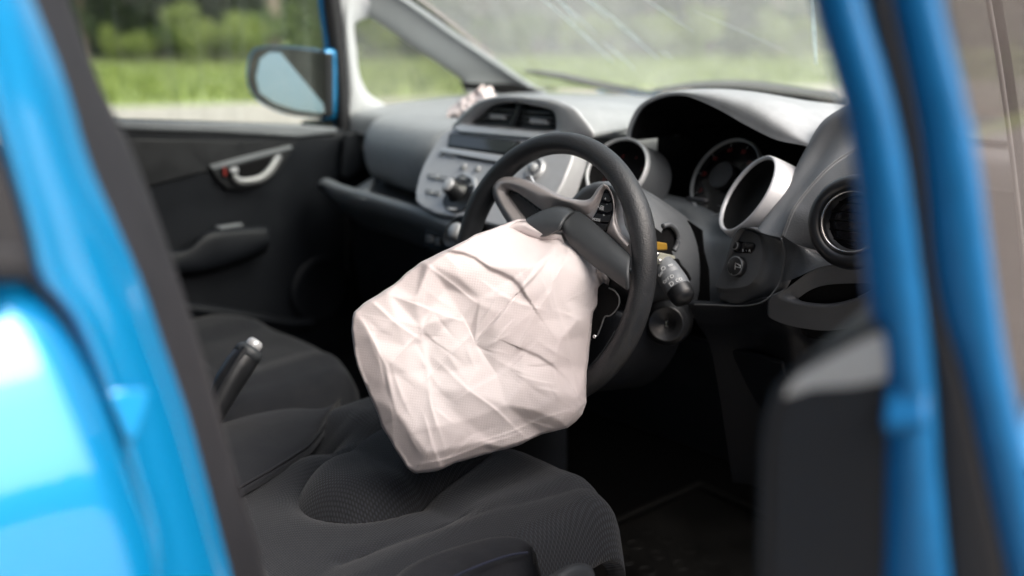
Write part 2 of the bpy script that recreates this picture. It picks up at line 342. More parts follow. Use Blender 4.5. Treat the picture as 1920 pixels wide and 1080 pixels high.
loft('door_seal',[s0,[.6*p+.4*q+A([.006,0,0]) for p,q in zip(s0,s3)],[.2*p+.8*q+A([.010,0,0]) for p,q in zip(s0,s3)],s3,[q+A([-.01,.0,0]) for q in s3],[q+A([-.02,-.03,0]) for q in s3]],'rubber',car,n=40,ncr=0,rsm=5)
# rear door skin: grid in (y along, z) with curvature
def skin_x(z):  # outer skin position vs height : tumblehome shoulder, bulge, then tuck in
    return float(np.interp(z,[.2,.45,.6,.72,.79,.80,.86,.93,.99,1.02,1.03],[.79,.815,.835,.842,.843,.842,.834,.820,.803,.790,.775]))
gz=rg[:,2]; gy=rg[:,1]
o_=np.argsort(gz); zs=np.r_[np.linspace(.2,.78,10),np.linspace(.785,1.03,22)]
rows=[]
for z in zs:
    yf=float(np.interp(z,gz[o_],gy[o_]))-.004
    yy=np.r_[yf,yf-.006,yf-.03,yf-.08,np.linspace(yf-.16,-1.7,8)]
    xx=[skin_x(z)-.012,skin_x(z)-.002]+[skin_x(z)]*(len(yy)-2)
    rows.append([(x,y,z) for x,y in zip(xx,yy)])
rd=loft('rear_side_door',rows,'blue',car,n=60,ncr=0,rsm=0)
# window frame corner of the rear door
wc=[(-60,300),(-20,270),(0,282),(28,350),(52,430),(70,500),(66,524),(40,530),(-60,532)]
plate('window_seal',[PX(p,.812) for p in wc],(1,0,0),.02,'rubber',rd,.004)
wl=[(-60,462),(20,462),(52,474),(62,492),(54,512),(20,516),(-60,518)]
plate('window_moulding',[PX(p,.820) for p in wl],(1,0,0),.008,'rubber',rd,.003)
# raised facet added and tilted to shape a pale reflection on the pillar
tp=[(203,740),(215,731),(272,726),(281,736),(276,757),(258,800),(244,822),(232,822)]
tp3=[PX(p,.802) for p in tp]; zm=np.mean([q[2] for q in tp3])
plate('reflection_facet',[q+A([(zm-q[2])*.2+.002,0,0]) for q in tp3],(.95,-.0,.3),.02,'blue',car,.003)
# upper pillar/roof continuation
box('roof_side_rail',(.60,-.85,1.48),(.12,2.0,.07),'blue',car,.02)
# ---- left side shell
def quad(name,P,m,parent,th=.02,bevel=.003): 
    P=np.asarray(P,float); n=np.cross(P[1]-P[0],P[2]-P[0]); return plate(name,P,n,th,m,parent,bevel)
roof=loft('roof',[[(-.62,y,1.46),(-.4,y,1.50),(0,y,1.515),(.4,y,1.50),(.62,y,1.46)] for y in (.10,-.2,-.9,-1.5,-2.0)],'blue',car,n=16,rsm=3,solid=.01)
loft('headliner',[[(-.62,y,1.43),(-.4,y,1.465),(0,y,1.48),(.4,y,1.465),(.62,y,1.43)] for y in (.10,-.2,-.9,-1.5,-2.0)],'lightgrey',car,n=16,rsm=3,solid=.01)
quad('floor_pan',[(-.78,-2,.20),(.76,-2,.20),(.76,1.0,.20),(-.78,1.0,.20)],'carpet',car)
quad('tailgate',[(-.7,-2.05,.3),(.7,-2.05,.3),(.7,-2.0,1.0),(-.7,-2.0,1.0)],'blue',car)
quad('firewall',[(-.76,.98,.2),(.76,.98,.2),(.74,.95,.985),(-.74,.95,.985)],'black',car)
quad('sill',[(.70,-.62,.28),(.79,-.62,.28),(.79,.70,.28),(.70,.70,.28)],'plastic',car,.12,.02)
box('kick_panel',(-.755,.68,.58),(.03,.76,.76),'plastic',car,.01)
box('kick_panel',(.765,.77,.56),(.03,.42,.70),'plastic',car,.01)
box('door_lower_shell',(-.765,-.15,.55),(.05,1.0,.62),'blue',car,.02)
box('rear_quarter_panel',(-.74,-1.35,.62),(.06,1.3,.78),'blue',car,.02)
box('rear_quarter_panel',(.74,-1.75,.62),(.06,.6,.78),'blue',car,.02)
for s in (-1,1):
    tube('rear_roof_pillar',[(s*.74,-1.95,1.0),(s*.68,-1.8,1.25),(s*.62,-1.6,1.46)],.05,'blue',car)
tube('centre_pillar',[(-.74,-.62,.95),(-.70,-.70,1.2),(-.62,-.78,1.45)],.035,'greytrim',car)
tube('roof_edge',[(-.62,.10,1.45),(-.62,-1,1.46),(-.62,-1.9,1.44)],.04,'greytrim',car)
loft('bonnet',[[(-.72,y,z-.12),(-.5,y,z),(0,y,z+.03),(.5,y,z),(.72,y,z-.12)] for y,z in ((1.08,.955),(1.4,.88),(1.8,.76),(2.05,.62),(2.10,.45))],'blue',car,n=24,rsm=4,solid=.01)
for s in (-1,1): box('front_wing',(s*.77,1.45,.55),(.06,1.2,.5),'blue',car,.03)
for sx_ in (-1,1):
    for y_ in (1.35,-1.25):
        w=lathe('wheel',(sx_*.72,y_,.30),(sx_,0,0),[(.2,-.09),(.27,-.09),(.30,-.06),(.30,.06),(.27,.09),(.2,.09)],'rubber',car,40)
        lathe('rim',(sx_*.72,y_,.30),(sx_,0,0),[(.001,.06),(.08,.07),(.17,.05),(.2,.09)],'chrome',w,40)

# ---- passenger door
pd=thing('x','','',(0,0,0)); bpy.data.objects.remove(pd)
def bulge_panel():
    rows=[]
    top=[(60,226),(215,222),(420,228),(560,233),(638,238),(700,240)]
    for (dy,x) in ((0,-.735),(3,-.712),(14,-.700),(40,-.698),(120,-.705),(200,-.71),(330,-.71),(480,-.71),(640,-.71)):
        rows.append([PX((p[0]+.06*dy,p[1]+dy),x) for p in top])
    return rows
door=loft('passenger_door',bulge_panel(),'plastic',car,n=40,rsm=4)
# shoulder inlay (slightly lighter sweep) above the diagonal crease
plate('shoulder_pad',[PX(p,-.6975) for p in [(150,262),(215,258),(420,262),(560,262),(560,270),(480,296),(380,325),(270,352),(200,368),(150,376)]],(1,0,0),.010,'smooth',door,.004)
plate('sill_strip',[PX(p,-.690) for p in [(60,228),(215,226),(420,231),(560,234),(634,240),(632,250),(560,258),(420,250),(215,244),(60,244)]],(1,0,0),.02,'dashgrey',door,.006)
hb=plate('handle_bezel',[PX(p,-.692) for p in [(393,312),(470,292),(545,275),(549,280),(538,300),(520,325),(495,345),(460,358),(430,356),(410,340)]],(1,0,0),.012,'smooth',door,.003)
plate('handle_recess',[PX(p,-.6905) for p in [(418,318),(470,304),(514,292),(505,318),(480,334),(445,338),(424,334)]],(1,0,0),.004,'black',door,.001)
tube('door_pull',[PX((438,328),-.682),PX((446,338),-.678),PX((464,340),-.675),PX((490,334),-.673),PX((508,318),-.675),PX((517,303),-.680),PX((524,294),-.686)],[.007,.008,.008,.009,.010,.010,.008],M['handlegrey'],door,14,flat=(.7,1))
plate('strip_of_bezel',[PX(p,-.690) for p in [(393,310),(470,290),(545,272),(550,278),(470,300),(400,318)]],(1,0,0),.004,'dashgrey',door,.001)
box('lock_tab',PX((438,319),-.684),(.010,.018,.010),'button',door,.002)
box('red_lock_mark',PX((421,322),-.686),(.006,.006,.018),'red',door,.001)
# armrest
ar=[]
for x_,in_ in ((-.705,0),(-.68,.5),(-.655,1),(-.645,1),):
    pass
arm_top=[(230,482),(310,472),(352,466),(385,437),(430,430),(498,426),(504,434)]
arm_mid=[(230,500),(315,490),(360,478),(400,456),(440,450),(498,446),(504,448)]
arm_bot=[(230,530),(325,512),(380,505),(440,488),(480,474),(500,462),(504,452)]
loft('armrest',[[PX(p,-.705) for p in arm_top],[PX(p,-.655) for p in arm_top],[PX(p,-.643) for p in arm_mid],[PX(p,-.65) for p in arm_bot],[PX((p[0],p[1]+10),-.70) for p in arm_bot]],'plastic',door,n=50,rsm=5)
box('window_switch',PX((430,424),-.675),(.02,.055,.006),'dashgrey',door,.002)
tube('door_pocket',[PX(p,-.67) for p in [(330,575),(400,584),(480,596),(540,606),(586,606)]],.012,'plastic',door,12)
lathe('door_speaker',PX((602,545),-.70),(1,0,0),[(.001,.004),(.06,.004),(.075,.008),(.08,.0)],'plastic',door)
# glass, frames
gl=[(60,-60),(215,-60),(600,-60),(640,240),(640,262),(60,262)]
plate('side_window',[PX(p,-.735) for p in [(-40,-160),(600,-160),(634,242),(-40,242)]],(1,0,0),.004,'sideglass',door,.0005)
loft('window_frame',[gp([(586,-80),(595,0),(612,120),(626,232)],-.748),gp([(597,-80),(606,0),(622,120),(635,234)],-.742),gp([(603,-80),(612,0),(628,120),(640,236)],-.740)],'shadeblue',door,n=30,rsm=3,solid=-.012)
loft('window_rubber',[gp([(606,-80),(612,0),(628,120),(637,225),(640,330),(642,560)],-.728),gp([(615,-80),(624,0),(638,120),(645,225),(650,330),(652,560)],-.715),gp([(622,-80),(632,0),(645,120),(652,240),(657,330),(660,560)],-.722)],'rubber',door,n=30,rsm=4,solid=-.01)
# ---- left pillar and quarter window
ql=[(700,23),(680,32),(664,42),(662,60),(666,96),(669,130),(676,155),(690,178),(715,194),(738,207)]
qo=[(640,-60),(634,0),(640,40),(644,90),(648,140),(652,190),(652,225),(660,243),(700,238),(745,226)]
qm=[(670,-60),(655,10),(652,40),(654,70),(658,110),(662,145),(668,170),(682,190),(706,206),(742,216)]
loft('quarter_pillar',[gp(qo,-.715),gp(qm,-.700),gp(ql,-.712),gp([(p[0]+3,p[1]-1) for p in ql],-.73)],'lightgrey',car,n=50,rsm=6)
tq=[(690,28),(700,35),(740,62),(790,97),(830,124),(866,150),(868,160),(874,175)]
au=[(740,-14),(762,0),(800,26),(850,62),(900,96),(950,130),(1000,163),(1045,186)]
amid=[(700,-30),(735,0),(775,27),(825,62),(875,97),(920,128),(960,152),(990,172)]
loft('windscreen_pillar',[gp([(p[0]+2,p[1]+1) for p in tq],-.722),gp(tq,-.705),gp([(.75*a[0]+.25*b[0],.75*a[1]+.25*b[1]) for a,b in zip(tq,amid)],-.69),gp(amid,-.665),gp([(p[0]-6,p[1]+2) for p in au],-.652),gp(au,-.655),gp([(p[0]+3,p[1]-2) for p in au],-.665)],'greytrim',car,n=50,rsm=4)
plate('quarter_window',[PX(p,-.735) for p in [(640,0),(700,0),(900,140),(900,190),(760,240),(690,230),(655,150)]],(1,0,0),.004,'quarterglass',car,.0005)
# black gasket triangle at the foot of the pillar
plate('pillar_foot_cover',[PX(p,-.62) for p in [(866,154),(905,156),(960,156),(1000,164),(1042,184),(1000,186),(960,180),(925,168),(880,166)]],(1,-.3,.2),.02,'black',car,.003)
# ---- windscreen
def ws(x,t):   # t 0 base .. 1 header
    yb=1.02-.10*(x/.66)**2; zb=1.0+.011*abs(x/.66)
    yt=.12-.05*(x/.66)**2; zt=1.475-.02*(x/.66)**2
    return (x*(1-.06*t),yb+(yt-yb)*t,zb+(zt-zb)*t+.03*math.sin(math.pi*t))
wsc=loft('windscreen',[[ws(x,t) for x in np.linspace(-.68,.72,9)] for t in np.linspace(-.02,1,7)],'windshield',car,n=40,rsm=3,solid=.004)
# faint scratches on the glass
def scr(p,q,w):
    def hit(px):
        v=ray(*px); lo,hi=.8,6.
        for _ in range(40):
            md=(lo+hi)/2; P=CP+v*md
            t=np.clip((P[2]-1.0)/.475,0,1); ys=ws(float(P[0]),float(t))[1]
            if P[1]<ys: lo=md
            else: hi=md
        return CP+v*(lo-.012)
    a,b=hit(p),hit(q); return a,b
M['scratch']=glassmat('pale_scratch',(.9,.93,.93),(.28,.7),40,dcol=(.74,.82,.82))
for p,q,w in [((985,-25),(1080,50),.004),((1040,-10),(1082,42),.003),((1060,35),(1150,118),.004),((1100,-5),(1200,75),.003),((1150,40),(1236,112),.003),((1130,78),(1190,130),.003),((1010,-30),(1120,64),.003),((1075,-20),(1140,34),.004),((1180,-20),(1300,60),.003),((1240,96),(1262,112),.003),((1300,20),(1480,100),.0025),((1524,-10),(1530,120),.005)]:
    a,b=scr(p,q,w); tube('glass_crack',[a,.5*a+.5*b+A([0,0,.002]),b],[w*.4,w,w*.3],'scratch',wsc,6,flat=(1,.2))
# wipers outside the glass
def outside(p,off): 
    a,b=scr(p,p,0); v=ray(*p); return a+v*(.012+off)
tube('wiper_arm',[outside(p,.05) for p in [(985,133),(1050,142),(1120,158),(1190,172),(1240,185)]],[.004,.008,.009,.009,.010],'black',car,8)
tube('wiper_arm',[outside(p,.05) for p in [(1225,172),(1300,160),(1400,158),(1480,168),(1570,182)]],[.006,.008,.009,.009,.010],'rubber',car,8)
tube('wiper_blade',[outside(p,.03) for p in [(1300,176),(1400,170),(1500,178),(1590,195)]],.012,'black',car,8)

def cen(L,f,c=None):
    c=np.mean(L,0) if c is None else c; return [c+(p-c)*f for p in L]
# ---- wing mirror
mc=[(602,95),(550,88),(500,86),(475,92),(465,115),(463,150),(475,180),(500,200),(540,215),(600,222),(625,216)]
mo=[PY(p,.345) for p in mc[:-1]]+[PY((612,218),.345),PY((612,98),.345)]
mcn=np.mean(mo,0); mir=loft('wing_mirror',[cen(mo,.96,mcn),mo,[q+A([0,.03,0]) for q in cen(mo,.99,mcn)],[q+A([0,.07,0]) for q in cen(mo,.80,mcn)],[q+A([0,.09,0]) for q in cen(mo,.3,mcn)],[q+A([0,.092,0]) for q in cen(mo,.01,mcn)]],'blue',car,n=60,rsm=4,closed=True,ncr=3)
plate('mirror_surround',[PY(p,.338) for p in [(603,97),(550,90.5),(500,88.5),(477,94.5),(467,116),(465,150),(477,180),(502,199),(541,214),(600,221),(612,219),(612,100)]],(0,-1,0),.02,'smooth',mir,.004)
M['mirror']=mat('mirror_glass',(.60,.68,.69),.03,1.)
plate('mirror_glass',[on(p,(.10,-1,.16),A([.10,-1,.16])@PY((545,150),.333)) for p in [(600,102),(550,98),(505,97),(487,110),(479,145),(486,175),(515,194),(555,207),(600,213),(607,212),(607,104)]],(.10,-1,.16),.006,'mirror',mir,.002)

# ================================================================== DASHBOARD
dash=thing('dashboard','charcoal plastic dashboard with silver centre panel under the windscreen','dashboard',(0,.5,.6))
xs=np.linspace(-.70,.76,44)
def dtop(x):
    e=.40-.10*math.exp(-(x/.25)**2)+.16*min(1,max(0,(x-.12)/.08))
    return [(x,1.00-.10*(x/.7)**2,1.000),(x,.85-.05*(x/.7)**2,1.002),(x,.62,.996),(x,e+.06,.985),(x,e,.972),(x,e-.01,.93)]
rows=list(zip(*[dtop(x) for x in xs]))
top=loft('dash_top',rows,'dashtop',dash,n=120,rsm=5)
# passenger side rolled airbag lid
def bsec(x,dy,dz,s=1.):
    base=[(.45,.982),(.41,.980),(.36,.968),(.335,.940),(.328,.905),(.335,.868),(.36,.842),(.42,.832)]
    return [(x,.42+(y-.42)*s+dy,z+dz) for y,z in base]
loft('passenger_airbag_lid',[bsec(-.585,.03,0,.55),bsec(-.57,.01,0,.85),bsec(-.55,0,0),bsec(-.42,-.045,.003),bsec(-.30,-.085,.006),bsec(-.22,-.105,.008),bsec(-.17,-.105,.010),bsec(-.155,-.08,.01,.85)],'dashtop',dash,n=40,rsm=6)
# deployed cloth of the passenger airbag on top of the dash
# left round outlet
lathe('outlet_ring',PX((706,262),-.62),(.25,-.95,.15),[(.001,-.03),(.035,-.03),(.042,.0),(.048,.004),(.052,-.002),(.052,-.05)],'smooth',dash)
# open tray
def tr(p,y): return PY(p,y)
lipx=[(596,346),(602,340),(630,352),(701,372),(771,393),(841,418),(880,424)]
tt=[.27,.24,.22,.205,.18,.155,.14]
L0=[PY(p,y) for p,y in zip(lipx,tt)]
Lb=[PY((p[0]+(2 if i else 4),p[1]+ (12 if i<2 else 26)),y+.004) for i,(p,y) in enumerate(zip(lipx,tt))]
Lc=[q+A([0,.05,-.05]) for q in Lb]; Ld=[q+A([0,.14,-.16]) for q in Lb]; Le=[q+A([0,.20,-.34]) for q in Lb]
Li=[q+A([0,.018,.004]) for q in L0]; Lf=[q+A([0,.03,-.022]) for q in L0]; Lg=[q+A([0,.17,-.010]) for q in L0]; Lh=[q+A([0,.20,.08]) for q in L0]
loft('storage_tray',[Lh,Lg,Lf,Li,L0,Lb,Lc,Ld,Le],'dashgrey',dash,n=60,rsm=4)
loft('tray_divider',[[PY((668,352),.30),PY((662,360),.24),PY((655,368),.21)],[PY((702,330),.32),PY((692,352),.25),PY((684,372),.205)]],'dashgrey',dash,n=10,rsm=3,solid=.012)
quad('glovebox_lid',[(-.56,.30,.58),(.0,.26,.56),(.0,.24,.765),(-.56,.28,.785)],'plastic',dash,.03,.012)
# switch block below the tray
sb=plate('switch_block',[PY(p,.165) for p in [(796,430),(842,444),(838,470),(794,466)]],(0,-1,.1),.02,'smooth',dash,.002)
for p in [(806,448),(822,453)]: box('heater_switch',PY(p,.160),(.014,.008,.012),'dashgrey',sb,.001)
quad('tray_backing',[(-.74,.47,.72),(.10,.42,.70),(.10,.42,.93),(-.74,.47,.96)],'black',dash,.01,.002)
plate('dash_end_cap',[PX(p,-.665) for p in [(648,250),(700,238),(745,224),(750,250),(700,300),(655,335),(640,330)]],(1,-.3,0),.02,'plastic',dash,.006)
# ---- centre silver panel
nC=A([0,-.826,.563]); dC=.3487
vC=A([0,.563,.826])
def PC(p,off=0): return on(p,nC,dC+off)
lp=[(779,378),(778,360),(784,332),(794,306),(805,286),(815,268),(828,251),(849,238)]
left=[PC(p) for p in lp]; bot=[PC((790,389)),PC((816,401))]
rt=[q*A([-1,1,1]) for q in left[::-1]]; rb=[q*A([-1,1,1]) for q in bot]
outl=left+rt+[rb[0],rb[1],bot[1]*1.0,bot[0]]
outl=left+rt+[rb[0],rb[1]]+[PC((874,411))*A([1,1,1])]+[bot[1],bot[0]]
cp_=plate('centre_panel',outl,nC,.04,'silver',dash,.005,4)
def pc(name,L,off,th,m,par,bev=.0015,curve=0): return plate(name,[PC(p,off) for p in L],nC,th,m,par,bev,3,curve)
pc('upper_bar',[(846,238),(862,233),(1020,249),(1050,254),(1050,264),(1010,260),(860,247)],.006,.012,'sliver',cp_,.003)
pc('display_bezel',[(842,250),(850,249),(975,263),(970,275),(950,290),(838,275)],.004,.008,'smooth',cp_,.002)
pc('display',[(845,254),(852,253),(968,266),(963,274),(948,286),(841,272)],.0055,.004,'display',cp_,.0008)
pc('lower_bar',[(826,277),(846,277),(950,292),(942,305),(852,289),(824,284)],.006,.010,'sliver',cp_,.002)
pc('disc_slot',[(852,289),(936,302),(930,306),(858,294)],.0035,.003,'black',cp_,.0005)
for L in ([(822,286),(830,287),(829,292),(821,291)],[(834,287),(850,290),(848,294),(833,292)]): pc('small_key',L,.003,.004,'button',cp_,.0008)
for i,p in enumerate([(870,313),(896,317),(922,322)]):
    lathe('round_key',PC(p,.000),nC,[(.0001,.005),(.0045,.005),(.006,.004),(.0065,-.002)],'button',cp_,20)
for L,k in (([(802,325),(842,332),(840,341),(800,334)],2),([(798,354),(824,359),(822,367),(796,362)],2)):
    w=pc('key_recess',L,.0008,.003,'smooth',cp_,.001)
    (x0,y0),(x1,y1),(x2,y2),(x3,y3)=L
    for j in range(k):
        t0,t1=(j+.1)/k,(j+.9)/k
        Q=[(x0+(x1-x0)*t0,y0+(y1-y0)*t0+1.5),(x0+(x1-x0)*t1,y0+(y1-y0)*t1+1.5),(x3+(x2-x3)*t1,y3+(y2-y3)*t1-1.5),(x3+(x2-x3)*t0,y3+(y2-y3)*t0-1.5)]
        pc('rocker_key',Q,.0035,.004,'button',cp_,.001)
# volume knob with collar
kc=PC((858,361),.0)
col_=pc('knob_surround',[(858,330),(874,328),(886,336),(889,350),(886,368),(874,388),(858,398),(842,396),(830,384),(830,372),(840,356),(850,342)],.003,.005,'smooth',cp_,.002,4)
pc('knob_collar_ring',[(862,324),(878,324),(890,333),(893,350),(889,371),(876,391),(884,380),(889,352),(882,334),(870,328)],.004,.004,'sliver',cp_,.001)
kn=lathe('volume_knob',PC((857,358),.003),nC,[(.0001,.024),(.011,.024),(.0145,.0225),(.0155,.019),(.0165,.004),(.021,.001),(.022,-.004)],'smooth',cp_,40)
lathe('knob_face',PC((857,358),.003),nC,[(.0001,.0262),(.010,.0262),(.0125,.0245),(.013,.022)],'silver',kn,40)
pc('tune_key',[(838,388),(856,390),(853,394),(840,393)],.005,.003,'button',cp_,.0005)
# small printed words on keys
for s_,p in (('SEEK',(821,330)),('SKIP',(810,360)),('AM/FM',(868,334)),('CD',(882,346)),('AUX',(846,392))):
    text('key_lettering',s_,PC(p,.0062),A([1,0,0]),vC,.006,'white',cp_)
# climate dials to the right of the radio and below it
for p,y_,r_ in (((858,436),.135,.026),((1004,318),.215,.016)):
    c_=PY(p,y_); dl=lathe('climate_dial',c_,(-.05,-.83,.55),[(.0001,-.002),(r_*.6,0),(r_*.95,.001),(r_,.006),(r_*1.18,.004),(r_*1.25,-.02),(r_*1.4,-.05)],'silver' if y_>.2 else 'smooth',dash,40)
    lathe('dial_cap',c_,(-.05,-.83,.55),[(.0001,.012),(r_*.45,.012),(r_*.55,.009),(r_*.6,.0)],'button',dl,30)
# ---- twin centre vent under an arch
vo=[(875,232),(884,224),(895,214),(906,205),(918,198),(932,194),(946,192),(960,192),(974,193),(990,196),(1006,199),(1020,202),(1031,205),(1038,210),(1041,216),(1043,230),(1042,243),(1030,246),(1010,245),(980,242.5),(946,239),(900,235.5)]
oo=[(846,240),(856,226),(868,212),(884,198),(902,187),(925,181),(946,179),(965,179),(985,180),(1002,182),(1020,184),(1038,187),(1055,193),(1075,203),(1090,220),(1105,240),(1110,256),(1080,262),(1040,256),(980,250),(920,244),(870,239)]
def cen(L,f,c=None):
    c=np.mean(L,0) if c is None else c; return [c+(p-c)*f for p in L]
vi=[PY(p,.262) for p in vo]; vo3=[PY(p,.258) for p in oo]
vin=[q+A([0,.05,-.0]) for q in cen(vi,.93)]
vback=[]
for p,q in zip(oo,vo3):
    up=max(0,min(1,(245-p[1])/50)); vback.append(q+A([(.02 if p[0]>1000 else -.02),.10+.12*up,-.012*up-.004]))
lb=[.55*p+.45*q for p,q in zip(vi,vo3)]; lb=[q+A([0,-.006,.003]) for q in lb]
loft('vent_surround',[vin,vi,lb,vo3,[q+A([0,.006,-.001]) for q in vo3]],'silver',dash,n=90,rsm=4,closed=True,ncr=3)
loft('vent_arch',[[q+A([0,.004,-.0006]) for q in vo3],[q+A([0,.02,-.001]) for q in vo3],vback],'dashtop',dash,n=90,rsm=4,closed=True,ncr=3)
vent=plate('centre_vent',[q+A([0,.045,0]) for q in vi],(0,-1,0),.004,'black',dash,.0005)
for k_,t in enumerate((.2,.40,.60,.80)):
    for (xa,xb) in ((880,962),(972,1040)):
        def yy(x): return float(np.interp(x,[875,895,918,946,974,1006,1031,1042],[232,214,198,192,193,199,205,220]))
        def yb(x): return float(np.interp(x,[875,900,946,1000,1042],[234,236,239,244,246]))
        lo=float(np.interp(t,[0,1],[193,243])); 
        P=[]
        for x in np.linspace(xa,xb,9):
            yv=193+t*46+(x-900)*.075
            if yy(x)+2<yv<yb(x)-1: P.append((x,yv))
        if len(P)>2:
            loft('vent_slat',[[PY(p,.272) for p in P],[PY((p[0],p[1]),.272)+A([0,.022,.006]) for p in P]],'dashgrey',vent,n=8,ncr=0,rsm=0,solid=.0025)
plate('vent_divider',[PY(p,.264) for p in [(969,196),(977,198),(958,241),(949,240)]],(0,-1,0),.02,'flap',vent,.002)
plate('vent_tab',[PY(p,.262) for p in [(918,213),(944,215),(942,223),(915,221)]],(0,-1,.3),.012,'silver',vent,.002)
plate('vent_tab',[PY(p,.262) for p in [(993,221),(1024,224),(1022,233),(990,230)]],(0,-1,.3),.012,'silver',vent,.002)
# ---- meter hood
lip=[(1182,262),(1185,242),(1199,210),(1217,193),(1252,180),(1287,180),(1322,193),(1357,210),(1400,235),(1456,262),(1511,274),(1530,290)]
crest=[(1180,262),(1182,240),(1194,209),(1213,189),(1246,174),(1289,169),(1335,172),(1370,180),(1420,195),(1475,230),(1522,262),(1550,275)]
H0=[PY(p,.300) for p in lip]; H1=[PY(p,.312) for p in crest]
H2=[q+A([0,.10,-.004*(i in range(3,9))]) for i,q in enumerate(H1)]
H3=[A([q[0],.62,min(q[2]-.015,1.03)]) for q in H1]; H4=[A([q[0],.86,1.0]) for q in H1]
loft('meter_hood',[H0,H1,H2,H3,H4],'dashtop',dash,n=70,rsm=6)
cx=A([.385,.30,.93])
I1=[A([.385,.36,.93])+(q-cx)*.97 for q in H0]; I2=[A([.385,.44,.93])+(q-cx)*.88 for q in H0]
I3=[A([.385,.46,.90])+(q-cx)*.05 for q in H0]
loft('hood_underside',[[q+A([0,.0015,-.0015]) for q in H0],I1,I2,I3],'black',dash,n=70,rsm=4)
# fascia under and behind the instruments
g0=[PY((980,285),.40),PY((1060,290),.40),PY((1110,315),.38),PY((1200,350),.36),PY((1300,375),.34),PY((1380,390),.31),PY((1470,400),.26)]
g1=[PY((980,330),.34),PY((1040,325),.34),PY((1100,345),.33),PY((1200,370),.31),PY((1300,392),.31),PY((1380,410),.31),PY((1475,430),.215)]
g2=[PY((980,400),.27),PY((1040,400),.27),PY((1100,410),.27),PY((1200,430),.27),PY((1300,440),.25),PY((1380,455),.245),PY((1470,470),.20)]
g3=[PY((980,470),.22),PY((1040,470),.22),PY((1100,480),.22),PY((1200,490),.23),PY((1300,510),.22),PY((1380,530),.215),PY((1460,540),.20)]
g4=[PY((980,560),.20),PY((1040,560),.20),PY((1100,565),.20),PY((1200,568),.21),PY((1300,571),.21),PY((1380,575),.21),PY((1460,565),.205)]
loft('instrument_fascia',[g0,g1,g2,g3,g4],'dashgrey',dash,n=60,rsm=6)
# recess right of the column
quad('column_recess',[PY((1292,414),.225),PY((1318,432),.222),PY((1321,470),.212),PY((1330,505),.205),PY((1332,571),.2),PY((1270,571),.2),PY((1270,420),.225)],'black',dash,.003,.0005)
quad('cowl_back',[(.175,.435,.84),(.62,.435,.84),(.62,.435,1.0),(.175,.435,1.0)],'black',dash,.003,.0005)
# instrument pods
def pod(name,c,ax,r,m,back=.10,flare=1.28,par=dash,fm=None):
    rg_=lathe(name,c,ax,[(r*.985,-.003),(r,.000),(r*1.035,.002),(r*1.07,.0),(r*1.10,-.006)]+([(r*1.16,-.035),(r*flare,-back)] if fm is None else []),m,par,96)
    if fm: lathe('pod_flare',c,ax,[(r*1.10,-.006),(r*1.16,-.035),(r*flare,-back)],fm,rg_,96)
    lathe('pod_bore',c,ax,[(.0001,-.024),(r*.92,-.024),(r*.975,-.006),(r*.985,-.003)],'black',rg_,96)
    return rg_
axR=A([-.459,-.711,.527]); cR=PY((1401,363),.25)
podR=pod('fuel_pod',cR,axR,.0560,'silver',.11,1.30)
axL=A([.12,-.83,.54]); cL=PY((1155,316),.27)
podL=pod('rev_counter_pod',cL,axL,.051,'sliver',.06,1.30,fm='plastic3')
axM=A([-.12,-.86,.5]); cM=PY((1360,333),.345)
dial=lathe('speedometer_ring',cM,axM,[(.060,.0),(.0615,.004),(.0640,.004),(.0655,-.004)],'greytrim',dash,96)
lathe('speedometer_face',cM,axM,[(.0001,-.003),(.0602,-.003)],'gloss',dial,96)
n_,a_,b_=basis_of(axM)
for i,s_ in enumerate(['0','20','40','60','80','100','120','140']):
    t=R_(215-i*250/7); q=cM+n_*.0005-0*n_+(a_*math.cos(t)+b_*math.sin(t))*.046
    text('dial_numeral',s_,q,a_,b_,.010,'red',dial)
for i in range(36):
    t=R_(215-i*250/35); q=cM+(a_*math.cos(t)+b_*math.sin(t))*.057
    d_=(a_*math.cos(t)+b_*math.sin(t)); s2=np.cross(n_,d_)
    L_=.003 if i%5 else .005
    if i%5==0: plate('dial_mark',[q-s2*.0005,q+s2*.0005,q+s2*.0005-d_*L_,q-s2*.0005-d_*L_],n_,.0006,'greytrim',dial,.0001,1)
plate('dial_hub',[cM+n_*.012+(a_*math.cos(t)+b_*math.sin(t))*.022 for t in np.linspace(0,2*math.pi,24,endpoint=False)],n_,.012,'smooth',dial,.002)
tube('trip_stalk',[PY((1290,372),.30),PY((1303,374),.285),PY((1325,378),.27)],[.0035,.004,.004],'rubber',dash,10,ncr=2)
for cc,ax_,ss in ((cL,axL,('1','2','3','4','5','6')),):
    n2,a2,b2=basis_of(ax_)
    for i,s_ in enumerate(ss):
        t=R_(200-i*44); text('dial_numeral',s_,cc-n2*.0230+(a2*math.cos(t)+b2*math.sin(t))*.034,a2,b2,.008,'red',podL)
